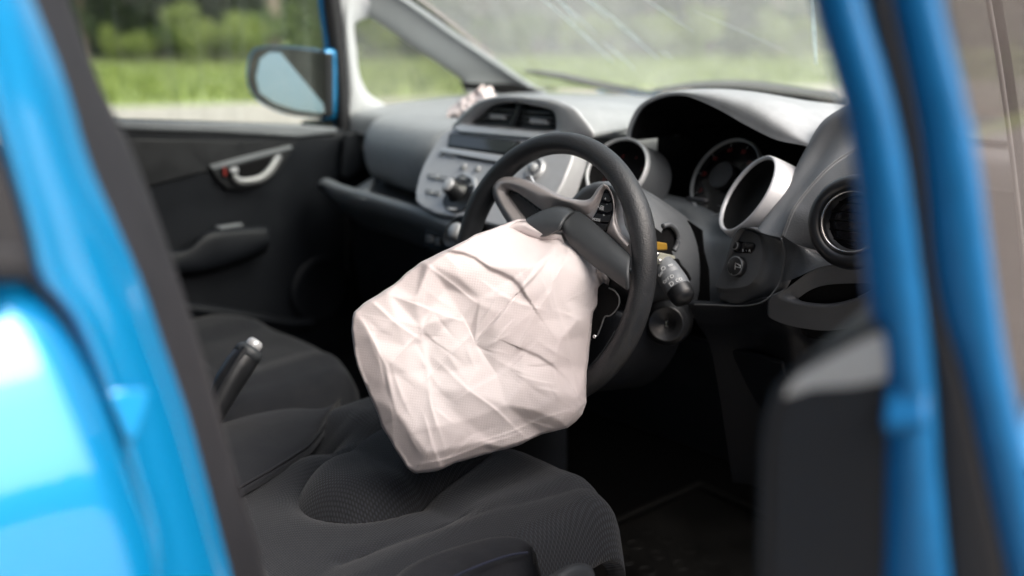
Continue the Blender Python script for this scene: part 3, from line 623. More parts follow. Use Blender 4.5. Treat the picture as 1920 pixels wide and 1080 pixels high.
# ---- right shoulder sweep and end of dash
c1=[PX((1600,190),.60),PX((1545,225),.57),PX((1511,279),.555),PX((1484,330),.55),PX((1450,385),.55),PX((1418,432),.55)]
c15=[PX((1620,200),.63),PX((1575,245),.60),PX((1540,295),.585),PX((1505,345),.58),PX((1470,395),.578),PX((1440,440),.578)]
seam=[(1640,250),(1604,279),(1567,302),(1543,323),(1520,348),(1500,373),(1483,399),(1465,446)]
c2=[PX(p,x) for p,x in zip(seam,(.64,.63,.62,.615,.61,.606,.604,.60))]
loft('dash_shoulder',[[q+A([-.06,.10,-.02]) for q in c1],c1,c15,c2,[q+A([.003,.004,-.003]) for q in c2]],'plastic3',dash,n=60,rsm=6)
tube('panel_gap',[q+A([.001,-.0015,.001]) for q in c2],.0007,'seam',dash,6)
e0=[q+A([.002,.001,-.001]) for q in c2]
e1_=[PX(p,x) for p,x in zip([(1700,250),(1660,285),(1625,320),(1600,340),(1570,370),(1550,400),(1535,432),(1525,468)],(.70,.68,.665,.655,.648,.643,.638,.632))]
e2_=[PX(p,x) for p,x in zip([(1760,300),(1720,330),(1690,370),(1670,400),(1650,430),(1650,455),(1650,472),(1650,492)],(.745,.74,.73,.725,.72,.715,.71,.70))]
loft('dash_end',[e0,e1_,e2_],'plastic2',dash,n=50,rsm=8)
f0=[PX(p,x) for p,x in zip([(1465,440),(1500,462),(1550,480),(1620,490),(1700,480)],(.60,.625,.65,.69,.74))]
f1=[PX(p,x) for p,x in zip([(1475,475),(1505,482),(1555,487),(1620,490),(1700,490)],(.602,.63,.66,.70,.75))]
f2=[PX(p,x) for p,x in zip([(1465,530),(1490,522),(1545,499),(1620,496),(1700,500)],(.60,.625,.665,.71,.76))]
loft('dash_end_lower',[f0,f1,f2],'plastic2',dash,n=40,rsm=6)
# right round outlet
axV=A([.15,-.95,.2]); cV=PX((1598,416),.712)
ov=lathe('round_outlet',cV,axV,[(.032,-.03),(.036,-.004),(.040,.006),(.046,.008),(.052,.004),(.056,-.006),(.058,-.03)],'smooth',dash,72)
lathe('outlet_trim',cV,axV,[(.0340,.003),(.0346,.0058),(.0356,.0062),(.0362,.0045)],'chrome',ov,72)
lathe('outlet_core',cV,axV,[(.0001,-.01),(.02,-.008),(.032,-.012)],'gloss',ov,40)
for i in range(5):
    t=-.022+i*.011; n3,a3,b3=basis_of(axV); hw=math.sqrt(.0315**2-t*t)
    tube('outlet_vane',[cV+b3*t-a3*hw-n3*.009,cV+b3*t+a3*hw-n3*.009],.0013,'black',ov,6,ncr=0)
# cup holder
ch_o=[(1440,560),(1470,548),(1493,533),(1520,514),(1548,504),(1590,500),(1640,500),(1690,510),(1690,545),(1655,562),(1613,580),(1557,590),(1502,585),(1460,574)]
ch_i=[(1493,556),(1496,545),(1510,529),(1530,516),(1553,508),(1590,505),(1630,506),(1665,515),(1660,528),(1631,545),(1600,560),(1560,569),(1525,568),(1503,564)]
rx=lambda x:.615+(x-1440)*(.16/250)
CO=[PX(p,rx(p[0])+.003) for p in ch_o]; CI=[PX(p,rx(p[0])-.0) for p in ch_i]
cm=[.5*p+.5*q+A([0,-.006,.005]) for p,q in zip(CO,CI)]
cdn=[q+A([0,.012,-.05]) for q in cen(CI,.92)]; cfl=[q for q in cen(cdn,.02)]
lowr=[q+A([-.004,.006,-.022]) for q in CO]
chd=loft('cup_holder',[lowr,CO,cm,CI,[q+A([0,.004,-.008]) for q in CI]],'plastic2',dash,n=80,rsm=5,closed=True,ncr=4)
loft('cup_well',[[q+A([0,.004,-.007]) for q in CI],cdn,cfl],'black',chd,n=60,rsm=3,closed=True,ncr=4)
k0=[PX(p,x) for p,x in zip([(1290,570),(1381,574),(1437,563),(1480,578),(1530,590),(1600,586),(1680,560)],(.47,.53,.59,.61,.64,.68,.72))]
k1=[q+A([0,.02,-.03]) for q in k0]; k2=[q+A([0,.06,-.09]) for q in k0]; k3=[q+A([0,.12,-.30]) for q in k0]
loft('knee_panel',[[q+A([0,.01,.004]) for q in k0],k0,k1,k2,k3],'plastic',dash,n=50,rsm=5)
fp=plate('fuse_cover',[PY(p,.262) for p in [(1420,690),(1468,698),(1466,745),(1418,738)]],(0,-1,.2),.006,'plastic',dash,.003)
text('warning_lettering','VSA\nOFF',PY((1484,730),.255),RT,UP,.011,'greytrim',dash)
quad('lower_panel',[(.06,.24,.72),(.58,.24,.72),(.60,.34,.50),(.06,.34,.50)],'plastic',dash,.01,.005)
# ---- mirror switch pod
nS_=np.cross(PX((1428,441),.56)-PX((1342,536),.50),PX((1391,540),.545)-PX((1342,536),.50)); 
nS_=nS_/np.linalg.norm(nS_); nS_=nS_ if nS_@(CP-PX((1391,480),.55))>0 else -nS_
oS=PX((1391,540),.545); dS=nS_@oS
def PS(p,off=0): return on(p,nS_,dS+off)
face=[(1342,536),(1352,512),(1362,485),(1370,458),(1376,440),(1386,431),(1400,431),(1415,436),(1424,444),(1428,458),(1428,480),(1424,502),(1417,520),(1408,531),(1396,538),(1375,541),(1352,541)]
side=[(1345,560),(1345,530),(1360,490),(1370,455),(1380,432),(1400,428),(1430,440),(1455,450),(1467,462),(1472,480),(1470,502),(1464,525),(1452,547),(1437,560),(1415,570),(1381,573),(1350,570)]
Fp=[PS(p) for p in face]; Sp=[PX(p,max(.50,min(.60,.50+(p[0]-1342)*.1/120)))+A([0,.005,0]) for p in side]
mid_=[PS((p[0]+(1 if p[0]<1400 else 4),p[1]+(1 if p[1]>500 else -1)),-.006) for p in face]
sw=loft('switch_pod',[cfl_ for cfl_ in [cen(Fp,.985),Fp,mid_,[.5*a+.5*b for a,b in zip(mid_,Sp)],Sp,[q+A([0,.02,-.002]) for q in Sp]]],'plastic2',dash,n=100,rsm=0,closed=True,ncr=3,capfirst=True)
sr=plate('slider_recess',[PS(p,.0012) for p in [(1373,463),(1376,455),(1384,452),(1412,455),(1416,459),(1414,468),(1408,475),(1380,474),(1374,470)]],nS_,.003,'gloss',sw,.001)
lathe('levelling_wheel',PS((1382,461),.001),nS_,[(.0001,.005),(.0045,.005),(.006,.003),(.0062,-.001)],'smooth',sw,24)
lathe('wheel_rim_mark',PS((1382,461),.001),nS_,[(.0048,.0052),(.0056,.0045)],'greytrim',sw,24)
plate('slider',[PS(p,.006) for p in [(1396,456),(1410,457),(1410,463),(1405,466),(1396,464)]],nS_,.006,'smooth',sw,.002)
vS=UP-(UP@nS_)*nS_; uS=np.cross(vS,nS_)
text('slider_lettering','L',PS((1393.5,469.5),.0016),uS,vS,.0052,'white',sw); text('slider_lettering','R',PS((1405.5,470),.0016),uS,vS,.0052,'white',sw); text('slider_lettering','i',PS((1399.5,470),.0016),uS,vS,.004,'white',sw)
kb=lathe('mirror_knob',PS((1385,500),0),nS_,[(.0001,.0085),(.0115,.0085),(.0135,.0070),(.0140,.004),(.0142,-.001)],'smooth',sw,48)
lathe('knob_edge',PS((1385,500),0),nS_,[(.0120,.0087),(.0131,.0080)],'dashgrey',kb,48)
iq=[(1376,501),(1379,491),(1389,497),(1387,503),(1379,499),(1377,505)]
tube('mirror_symbol',[PS(p,.0092) for p in [(1378,505),(1379,493),(1388,498),(1388,502),(1379,500)]],.0006,'white',kb,6,ncr=0)
for p in [(1367,493),(1372,514),(1392,497),(1386,483)]: lathe('knob_dot',PS(p,.0088),nS_,[(.0001,.0003),(.0005,.0002)],'white',kb,8)
# bottom seam of pod
tube('pod_seam',[q+A([.001,-.002,0]) for q in [PX(p,x) for p,x in zip([(1465,446),(1472,473),(1468,505),(1460,533),(1437,561),(1410,571),(1381,573),(1340,571),(1303,570)],(.60,.602,.60,.598,.59,.57,.54,.51,.48))]],.0009,'seam',dash,6)

# ================================================================== STEERING COLUMN
tw=.23348; WC=A([.36,0,.84605]); nW=A([0,-math.cos(tw),math.sin(tw)]); bW=np.cross(nW,A([1.,0,0]))*-1
bW=bW if bW[2]>0 else -bW
def PW(p,off=0): return on(p,nW,nW@WC+off)
colm=thing('steering_column','dark steering column shroud with torn opening behind the wheel','steering column',tuple(WC-nW*.15))
def sec(h,w,t,b,z0=0):
    return [WC-nW*h+A([1.,0,0])*w*math.cos(t_)+bW*((t if math.sin(t_)>0 else b)*math.sin(t_)+z0) for t_ in np.linspace(0,2*math.pi,24,endpoint=False)]
S_sh=[(1150,372),(1130,352)]
shr=loft('column_shroud',[sec(.085,.030,.03,.02,.02),sec(.078,.055,.092,.03,.01),sec(.076,.074,.112,.045,.01),sec(.09,.088,.120,.06,.01),sec(.14,.098,.122,.07,.01),sec(.22,.100,.11,.08,.0)],'plastic2',colm,n=60,rsm=5,closed=True,ncr=3)
# opening of the shroud with stalk root, clock spring and bracket
op=[(1204,416),(1226,425),(1242,437),(1246,426),(1257,420),(1267,428),(1271,444),(1265,464),(1260,472),(1268,488),(1282,506),(1292,530),(1262,545),(1225,520),(1212,470)]
opz=[PX(p,0.468) for p in op]
plate('shroud_opening',opz,(1,-.4,0),.004,'black',colm,.001)
tube('stalk_collar',[PX(p,0.471) for p in [(1243,424),(1254,421),(1264,427),(1271,440),(1270,458),(1264,470)]],.0035,'plastic2',colm,12)
plate('clock_spring',[PX(p,0.469) for p in [(1222,450),(1252,455),(1253,470),(1226,471)]],(1,-.3,0),.02,'yellow',colm,.003)
plate('spring_bracket',[PX(p,0.474) for p in [(1222,472),(1244,475),(1266,480),(1266,486),(1248,486),(1245,494),(1222,497)]],(1,-.3,0),.004,'beige',colm,.0008)
for p in [(1232,477),(1237,489)]: lathe('bracket_screw',PX(p,0.476),(1,-.3,0),[(.0001,.002),(.0025,.0018),(.003,0)],'chrome',colm,12)
tube('wiring',[PX(p,0.471) for p in [(1268,488),(1275,500),(1284,510),(1292,524)]],.0035,'black',colm,8)
# stalk
sa=PX((1246,500),.470); sb_=PX((1283,560),.512); ax_=(sb_-sa)/np.linalg.norm(sb_-sa); Ls=np.linalg.norm(sb_-sa)
st=lathe('light_stalk',sa,ax_,[(.0001,-.02),(.010,-.018),(.0145,-.004),(.0165,.004),(.0175,Ls*.35),(.0172,Ls*.36),(.0178,Ls*.38),(.0180,Ls*.55),(.0172,Ls*.72)],'dashgrey',colm,48)
lathe('stalk_cap',sa,ax_,[(.0172,Ls*.72),(.0168,Ls*.9),(.0150,Ls*1.02),(.010,Ls*1.08),(.0001,Ls*1.10)],'smooth',st,48)
side_=np.cross(ax_,CP-sa); side_/=np.linalg.norm(side_); tocam=np.cross(side_,ax_); tocam/=np.linalg.norm(tocam)
for s_,h,an,sz in (('O',.20,8,.008),('oo',.20,-24,.006),('OFF',.27,30,.005),('O',.50,-5,.007),('OFF',.50,24,.006),('D',.66,12,.009),('OD',.66,-22,.006)):
    t=R_(an); d_=tocam*math.cos(t)+side_*math.sin(t)
    text('stalk_lettering',s_,sa+ax_*Ls*h+d_*.0184,np.cross(ax_,d_)*-1,-ax_,sz,'white',st)
# ignition
ci=PX((1249,607),.471)
lb2=loft('lower_shroud',[sec(.06,.05,.0,.06,-.04),sec(.07,.085,.0,.105,-.04),sec(.10,.092,.0,.125,-.04),sec(.20,.09,.0,.12,-.04)],'plastic',colm,n=60,rsm=4,closed=True,ncr=3,capfirst=True)
axI=A([.60,-.76,.18]); ig=lathe('ignition_lock',ci,axI,[(.0001,-.004),(.007,-.004),(.008,.0),(.012,-.001),(.013,.003),(.018,.002),(.021,.006),(.0235,.006),(.0245,-.0),(.029,-.003),(.0305,-.008),(.036,-.06)],'smooth',colm,60)
n4,a4,b4=basis_of(axI); plate('key_slot',[ci+n4*-.002+a4*x+b4*y for x,y in ((-.001,-.004),(.001,-.004),(.001,.004),(-.001,.004))],n4,.001,'chrome',ig,.0002)

# ================================================================== STEERING WHEEL
sw_=thing('steering_wheel','black leather steering wheel with silver spokes and burst hub cover','steering wheel',tuple(WC))
NR,NS=160,28; V=[];Fc=[];UVs=[]
for i in range(NR):
    t=2*math.pi*i/NR; d_=A([1.,0,0])*math.cos(t)+bW*math.sin(t)
    grip=1+.07*math.exp(-((((math.degrees(t)-30+180)%360)-180)/14)**2)+.07*math.exp(-((((math.degrees(t)-150+180)%360)-180)/14)**2)
    for j in range(NS):
        u=2*math.pi*j/NS; V.append(WC+d_*(.1685+.0145*grip*math.cos(u))+nW*(.0165*grip*math.sin(u)))
for i in range(NR):
    for j in range(NS): Fc.append((i*NS+j,((i+1)%NR)*NS+j,((i+1)%NR)*NS+(j+1)%NS,i*NS+(j+1)%NS))
rim=mesh('wheel_rim',V,Fc,'leather',sw_)
# seam stitch on inner side of lower rim
for a0,a1 in ((-75,20),):
    P=[WC+(A([1.,0,0])*math.cos(R_(t))+bW*math.sin(R_(t)))*(.168+.0030)+nW*.0171 for t in np.linspace(a0,a1,40)]
tube('rim_stitching',[WC+(A([1.,0,0])*math.cos(R_(t))+bW*math.sin(R_(t)))*(.168-.0105)+nW*.0128 for t in np.linspace(-88,-20,30)],.0005,'flap',rim,6,ncr=0)
trim=[(958,428),(950,415),(940,400),(930,383),(923,365),(923,350),(932,337),(947,332),(967,333),(983,337.5),(1000,343),(1017,353),(1037,363),(1058,370),(1080,374),(1100,375),(1108,370),(1117,357),(1125,347),(1132,344),(1138,348),(1147,363),(1152,382),(1153,400),(1157,420),(1164,437),(1184,456),(1184,484),(1158,458),(1132,436),(1108,414),(1083,396),(1067,392),(1042,389),(1027,393),(1018,397),(993,378),(970,362),(953,354),(945,356),(945,363),(955,378),(967,395),(980,412),(988,424)]
plate('spoke_trim',[PW(p,.010) for p in trim],nW,.018,'taupe',sw_,.0048,6)
mshp=[(945,354),(970,360),(1022,398),(1010,420),(980,420),(950,372)]
mi=plate('mesh_insert',[PW(p,.001) for p in mshp],nW,.01,'smooth',sw_,.001)
def crown(U_,L_,a0=.006,a1=.013,a2=.0165,a3=.010):
    U_=resample(cr(A(U_,float)),20); L_=resample(cr(A(L_,float)),20)
    loft('spoke_cover',[[PW(p,a0) for p in U_],[PW(.88*p+.12*q,a1) for p,q in zip(U_,L_)],[PW(.6*p+.4*q,a2) for p,q in zip(U_,L_)],[PW(.25*p+.75*q,(a2+a3)/2) for p,q in zip(U_,L_)],[PW(q,a3) for q in L_]],'taupe',sw_,n=48,rsm=5)
crown([(922,352),(931,337),(947,331.5),(968,332.5),(1000,342),(1037,362),(1060,370),(1084,374.5),(1101,375),(1110,369),(1120,353),(1132,343.5)],[(944,362),(946,355),(954,353),(970,360),(993,376),(1018,393),(1044,386),(1070,390),(1088,396),(1104,402),(1116,386),(1132,353)])
crown([(922,350),(924,366),(931,384),(941,401),(955,424)],[(945,358),(948,367),(957,380),(969,397),(984,418)])
crown([(1131,344),(1139,347),(1147,360),(1152.5,380),(1153.5,400),(1158,421),(1166,440),(1180,456)],[(1133,352),(1139,355),(1146,368),(1149.5,386),(1148,404),(1141,424),(1139,436),(1172,470)])
# woven grille: two families of thin raised cords
def inside(pt,poly):
    x,y=pt; c=False
    for i in range(len(poly)):
        (x1,y1),(x2,y2)=poly[i],poly[i-1]
        if (y1>y)!=(y2>y) and x<(x2-x1)*(y-y1)/(y2-y1)+x1: c=not c
    return c
gv=[];gf=[]
for k_ in range(60):
    for fam in (0,1):
        pass
cells=[]
for ix in range(24):
    for iy in range(22):
        cxp=948+ix*4.6+(iy%2)*2.3; cyp=352+iy*3.4
        if inside((cxp,cyp),[(949,358),(970,364),(1016,398),(1006,416),(982,416),(954,374)]): cells.append((cxp,cyp))
for (x,y) in cells:
    k=len(gv); c_=[PW((x-1.6,y),.0025),PW((x,y-1.3),.0025),PW((x+1.6,y),.0025),PW((x,y+1.3),.0025),PW((x,y),.0045)]
    gv+=c_; gf+=[(k,k+1,k+4),(k+1,k+2,k+4),(k+2,k+3,k+4),(k+3,k,k+4)]
gr=mesh('grille_knots',gv,gf,'sliver',mi,False); gr['kind']='stuff'
# keypad
kp=[(1107,414),(1117,396),(1125,376),(1131,358),(1135,353),(1140,358),(1146,368),(1150,384),(1149,402),(1143,416),(1137,433),(1131,437)]
kpad=plate('switch_pad',[PW(p,.0125) for p in kp],nW,.006,'gloss',sw_,.002)
for L in ([(1132,362),(1139,362),(1146,374),(1140,378),(1128,374)],[(1126,380),(1137,383),(1146,380),(1147,394),(1137,398),(1120,394)],[(1118,400),(1135,404),(1146,402),(1141,416),(1131,416),(1112,411)],[(1112,416),(1129,420),(1138,420),(1133,431),(1128,431)]):
    plate('pad_key',[PW(p,.0138) for p in L],nW,.004,'smooth',kpad,.0012)
for s_,p,z_ in (('+',(1135,373),.006),('-',(1138,382),.006),('CH',(1129,388),.004),('VOL',(1128,392),.0042),('<',(1122,388),.005),('>',(1132,404),.005),('MODE',(1118,412),.005)):
    text('pad_lettering',s_,PW(p,.0142),A([1.,0,0]),bW,z_,'white',kpad)
plate('stalk_tip',[PW(p,-.012) for p in [(984,330),(993,329),(999,342),(992,344)]],nW,.006,'silver',sw_,.001)
# hub: back bowl, lower spoke, burst cover
lathe('hub_bowl',WC-nW*.025,nW,[(.0001,-.02),(.05,-.02),(.072,-.005),(.078,.02),(.070,.022),(.05,.01),(.0001,.008)],'black',sw_,60)
plate('lower_spoke',[WC+A([1.,0,0])*x+bW*y+nW*-.004 for x,y in ((-.05,-.06),(.05,-.06),(.035,-.11),(.03,-.16),(-.03,-.16),(-.035,-.11))],nW,.02,'smooth',sw_,.006)
plate('side_spoke',[WC+A([1.,0,0])*x+bW*y+nW*-.004 for x,y in ((.06,.03),(.15,.022),(.160,.0),(.155,-.025),(.06,-.03))],nW,.016,'smooth',sw_,.005)
plate('side_spoke',[WC+A([1.,0,0])*-x+bW*y+nW*-.004 for x,y in ((.06,.03),(.15,.022),(.160,.0),(.155,-.025),(.06,-.03))],nW,.016,'smooth',sw_,.005)
def flap(name,rows,m='flap',th=.004):
    return loft(name,rows,m,sw_,n=30,rsm=6,solid=th)
# right half of the cover: long curved shell
fa=[(1073,402),(1085,400),(1105,413),(1130,436),(1155,459),(1180,482)]
fb=[(1062,408),(1076,420),(1098,436),(1125,455),(1150,474),(1180,500)]
fc=[(1057,418),(1067,438),(1088,456),(1115,476),(1146,498),(1180,522)]
fd=[(1060,434),(1075,460),(1093,478),(1113,494),(1146,518),(1180,542)]
flap('hub_cover_flap',[[PW(p,.012) for p in fa],[PW(p,.024) for p in fb],[PW(p,.031) for p in fc],[PW(p,.027) for p in fd]])
ha=[(1020,402),(1035,394),(1050,392),(1068,396),(1074,402)]
hb_=[(990,414),(1010,404),(1030,400),(1050,400),(1066,406)]
hc=[(972,428),(990,422),(1010,422),(1030,420),(1056,420)]
hd=[(965,444),(984,437),(1000,442),(1020,444),(1050,432)]
flap('hub_cover_flap',[[PW(p,.014) for p in ha],[PW(p,.036) for p in hb_],[PW(p,.050) for p in hc],[PW(p,.052) for p in hd]])
tube('torn_cover_edge',[PW(p,.0105) for p in [(1142,540),(1152,545),(1160,556),(1161,570),(1154,583),(1144,592),(1134,594),(1128,610),(1120,630)]],.0010,'seam',sw_,6)
plate('torn_lower_cover',[PW(p,.010) for p in [(1130,530),(1148,540),(1160,556),(1160,572),(1150,590),(1134,595),(1118,630),(1105,640),(1100,560)]],nW,.003,'black',sw_,.001)
lathe('cover_clip',PW((1115,631),.034),nW,[(.0001,.002),(.002,.0015),(.0025,0)],'chrome',sw_,12)

# ================================================================== AIRBAG
ab=[(1060,430),(1030,432),(987,412),(970,411),(940,422),(890,440),(860,456),(830,470),(810,481),(790,492),(768,508),(752,524),(738,534),(700,557),(680,570),(662,585),(659,595),(658,618),(660,640),(664,662),(670,685),(682,715),(695,745),(706,774),(715,800),(728,820),(740,840),(752,858),(762,874),(771,882),(780,887),(800,886),(820,883),(836,876),(855,867),(892,857),(930,845),(950,841),(970,835),(992,825),(1015,815),(1040,810),(1065,802),(1080,790),(1092,777),(1099,755),(1099,722),(1101,690),(1104,660),(1107,630),(1110,604),(1113,585),(1122,572),(1134,558),(1140,542),(1143,525),(1136,514),(1122,505),(1112,496),(1098,480),(1084,462),(1070,450)]
ab=A(ab,float); ctr=A([890,645.])
NA,NRr=520,100
# densify keeping corners
seg=np.linalg.norm(np.roll(ab,-1,0)-ab,axis=1); 
out=resample(ab,NA,True)
_t=np.arange(NA)/NA*2*math.pi; _d=out-ctr; _d/=np.linalg.norm(_d,axis=1)[:,None]
from mathutils import noise as mn0
out=out+_d*A([2.0*mn0.noise(Vector((math.cos(q)*2.6,math.sin(q)*2.6,5)))+1.6*mn0.noise(Vector((math.cos(q)*8,math.sin(q)*8,2))) for q in _t])[:,None]
# control net of hollows and ridges: (px,py,offset towards camera in mm)
ctl=[(1060,430,-15),(1030,432,-10),(970,411,-12),(890,440,-8),(790,492,-14),(738,534,-18),(662,585,-22),(658,630,-26),(670,685,-28),(695,745,-30),(715,800,-30),(740,840,-26),(780,887,-18),(820,883,-12),(930,845,-14),(1015,815,-16),(1065,802,-14),(1099,755,-22),(1101,690,-26),(1107,630,-30),(1113,585,-34),(1140,542,-48),(1122,505,-42),(1084,462,-32),
(842,471,14),(915,500,16),(960,524,10),(975,545,26),(1035,470,14),(1000,500,20),(806,495,10),(835,540,-2),(726,548,2),(785,612,6),(800,640,-4),(722,672,10),(695,632,2),(725,725,0),(740,770,14),(730,700,4),
(865,590,10),(880,618,2),(890,640,10),(925,610,28),(905,680,14),(930,700,12),(980,655,18),(1040,690,24),(1085,745,14),(1095,762,2),(870,790,22),(945,842,2),(810,735,16),(820,800,30),(800,850,22),(840,700,8),(805,690,2),(870,730,26),(1005,770,28),(950,760,34),(1010,600,20),(1060,560,14),(1090,520,-6),(1085,600,10),(1050,640,22),(780,560,14),(745,600,14),(850,650,10),(760,650,8),(765,700,12),(775,800,20),(1050,740,30),(900,560,16),(860,520,20),(960,590,24),(980,720,30),(900,830,14),(1050,790,14)]
from mathutils.geometry import delaunay_2d_cdt
cv=[Vector((c[0],c[1])) for c in ctl]
ridges=[((842,471),(915,500)),((915,500),(960,524)),((960,524),(975,545)),((975,545),(890,640)),((975,545),(925,610)),((806,495),(835,540)),((835,540),(865,590)),((865,590),(890,640)),((890,640),(930,700)),((980,655),(1040,690)),((1040,690),(1085,745)),((726,548),(785,612)),((785,612),(800,640)),((800,640),(805,690)),((695,632),(722,672)),((722,672),(740,770)),((740,770),(800,850)),((870,790),(945,842)),((810,735),(870,790)),((930,700),(980,655)),((662,585),(695,632)),((890,640),(905,680)),((975,545),(1035,470))]
ci_={(c[0],c[1]):i for i,c in enumerate(ctl)}
ce=[(ci_[a],ci_[b]) for a,b in ridges if a in ci_ and b in ci_]
tv,te,tf,_,_,_=delaunay_2d_cdt(cv,ce,[],0,1e-4)
TV=A([list(v) for v in tv]); hz=[]
for v in TV:
    dd=[(c[0]-v[0])**2+(c[1]-v[1])**2 for c in ctl]; hz.append(ctl[int(np.argmin(dd))][2])
hz=A(hz,float)
def interp_tin(P):
    out_=np.full(len(P),-20.)
    done=np.zeros(len(P),bool)
    for f in tf:
        a,b,c=TV[f[0]],TV[f[1]],TV[f[2]]; det=(b[0]-a[0])*(c[1]-a[1])-(c[0]-a[0])*(b[1]-a[1])
        if abs(det)<1e-6: continue
        u=((P[:,0]-a[0])*(c[1]-a[1])-(c[0]-a[0])*(P[:,1]-a[1]))/det; v=((b[0]-a[0])*(P[:,1]-a[1])-(P[:,0]-a[0])*(b[1]-a[1]))/det
        k=(u>=-1e-6)&(v>=-1e-6)&(u+v<=1+1e-6)&~done
        out_[k]=hz[f[0]]+u[k]*(hz[f[1]]-hz[f[0]])+v[k]*(hz[f[2]]-hz[f[0]]); done|=k
    return out_
def bumpsum(P):
    """soft pulled folds: (x,y,angle,len,width,amp mm)"""
    z=np.zeros(len(P))
    folds=[(800,690,60,60,7,5),(790,660,55,50,6,-4),(745,720,70,55,6,5),(728,745,72,60,6,-5),(757,752,66,45,5,4),(815,640,50,45,6,4),(833,612,52,40,5,-4),
           (850,680,58,50,7,5),(832,742,40,40,8,-5),(930,640,150,34,5,6),(905,655,20,30,5,-6),(880,665,70,30,5,5),(960,690,25,60,7,5),(1000,730,35,55,8,-4),
           (880,545,35,50,7,-4),(910,575,25,55,8,4),(980,600,140,60,9,4),(1010,560,130,60,9,-4),(1040,520,120,60,8,4),(1060,600,100,60,9,-3),(1085,650,95,50,6,4),
           (960,790,155,70,10,4),(900,810,160,70,9,-4),(850,830,120,40,7,4),(1050,720,60,40,6,3),(760,590,45,50,7,3),(700,610,40,40,6,-3),(820,560,35,40,6,3),
           (935,455,160,70,7,4),(880,475,170,80,7,-3),(1000,450,175,60,6,4),(1095,540,80,30,4,5),(1108,525,100,26,4,-5),(1120,535,70,24,4,5),(775,830,60,40,5,5),(1065,780,150,30,5,-3),(1040,660,30,50,6,4)]
    for x,y,an,L,w,am in folds:
        c,s=math.cos(R_(an)),math.sin(R_(an)); dx,dy=P[:,0]-x,P[:,1]-y
        u=dx*c+dy*s; v=-dx*s+dy*c+.0018*u*u
        z+=am*np.exp(-(u/L*1.6)**2)*np.exp(-np.abs(v/w)**1.5)
    return z
from mathutils import noise as mn
rr=(np.arange(1,NRr+1)/NRr)**.8
P2=np.vstack([ctr[None]]+[ctr+(out-ctr)*r for r in rr])
rv=np.r_[0,np.repeat(rr,NA)]
h=interp_tin(P2)
# smooth the net slightly along rings/spokes, keep creases
def smooth(h,it):
    for _ in range(it):
        g=h[1:].reshape(NRr,NA).copy(); g2=g.copy()
        g2[1:-1]=(g[:-2]+g[2:]+np.roll(g,1,1)[1:-1]+np.roll(g,-1,1)[1:-1]+2*g[1:-1])/6
        h=np.r_[g[0].mean(),g2.ravel()]
    return h
h=smooth(h*.62,8)
h=h+bumpsum(P2)*.22
nz=A([mn.noise(Vector((p[0]*.012,p[1]*.012,1.3)))*4 for p in P2])
h=h+nz
# long thin creases left by the folding of the bag, plus short pulls
rc=np.random.default_rng(77); cz=np.zeros(len(P2))
def crease(x,y,an,L,w,am,kv):
    c,s_=math.cos(R_(an)),math.sin(R_(an)); dx,dy=P2[:,0]-x,P2[:,1]-y; u=dx*c+dy*s_; v=-dx*s_+dy*c+kv*u*u+2.0*np.sin(u*.045+x)
    env=np.exp(-np.abs(u/(L*.5))**4)
    return am*env*(np.exp(-np.abs(v)/w)+.55*np.tanh(v/(w*.8))*np.exp(-np.abs(v)/(w*4)))
for x,y,an,L,w,am,kv in [(726,590,38,150,4,1.7,.0),(830,520,40,150,4,1.5,.001),(800,700,82,260,4,1.6,.0006),(722,720,78,220,5,.8,-.0004),(905,750,40,200,4,1.7,0),(870,640,-48,200,4,1.4,.0008),(770,640,-50,150,4,1.3,.0),(940,700,-35,170,4,1.2,.001),(1000,600,-60,160,5,1.3,.0),(1050,600,75,190,4,1.1,.001),
    (880,845,-18,210,4,1.2,.0004),(815,840,70,120,4,1.5,.0),(980,800,-20,180,5,1.1,.0),(1010,505,-50,150,4,1.6,.0),(1060,480,-70,110,4,1.5,.001),(930,450,-12,180,5,1.2,.0),(800,580,20,160,4,1.1,.001),(700,640,60,110,4,1.3,0),(1075,700,80,160,4,1.2,0),(960,560,25,120,4,1.3,.001)]:
    cz+=crease(x,y,an,L,w,am,kv)
for _ in range(26):
    x=rc.uniform(670,1110); y=rc.uniform(470,860); an=rc.choice([62,-38,15])+rc.normal()*14
    cz+=crease(x,y,an,rc.uniform(35,90),rc.uniform(3,5.5),rc.uniform(.35,.95)*rc.choice([-1,1]),rc.normal()*.0015)
h=h+cz
# overlapping fold: step along a line
fold=A([(842,470),(868,475),(890,483),(905,494),(918,503),(940,512),(960,522),(972,533),(980,545)],float)
def sdist(P,L):
    best=np.full(len(P),1e9); sg=np.zeros(len(P))
    for a,b in zip(L[:-1],L[1:]):
        ab_=b-a; t=np.clip(((P-a)@ab_)/(ab_@ab_),0,1); q=a+t[:,None]*ab_; d=np.linalg.norm(P-q,axis=1); s=np.sign(ab_[0]*(P[:,1]-a[1])-ab_[1]*(P[:,0]-a[0]))
        k=d<best; best[k]=d[k]; sg[k]=s[k]
    return best,sg
dd,sg=sdist(P2,fold)
h+=-3.2*np.exp(-dd/30)*np.tanh(sg*dd/3.)
fold2=A([(980,655),(1010,668),(1040,688),(1064,712),(1085,745)],float)
dd,sg=sdist(P2,fold2); h+=-1.5*np.exp(-dd/24)*np.tanh(sg*dd/3.)
fold3=A([(976,544),(1000,520),(1030,480),(1060,440)],float)
dd,sg=sdist(P2,fold3); h+=-2.6*np.exp(-dd/24)*np.tanh(sg*dd/3.)
# rounded rim and base depth
edge=np.sqrt(np.clip(1-((rv-.975)/.025).clip(0,1)**2,0,1)); 
base=1.245+(P2[:,0]-890)*.00022-(P2[:,1]-645)*.00006
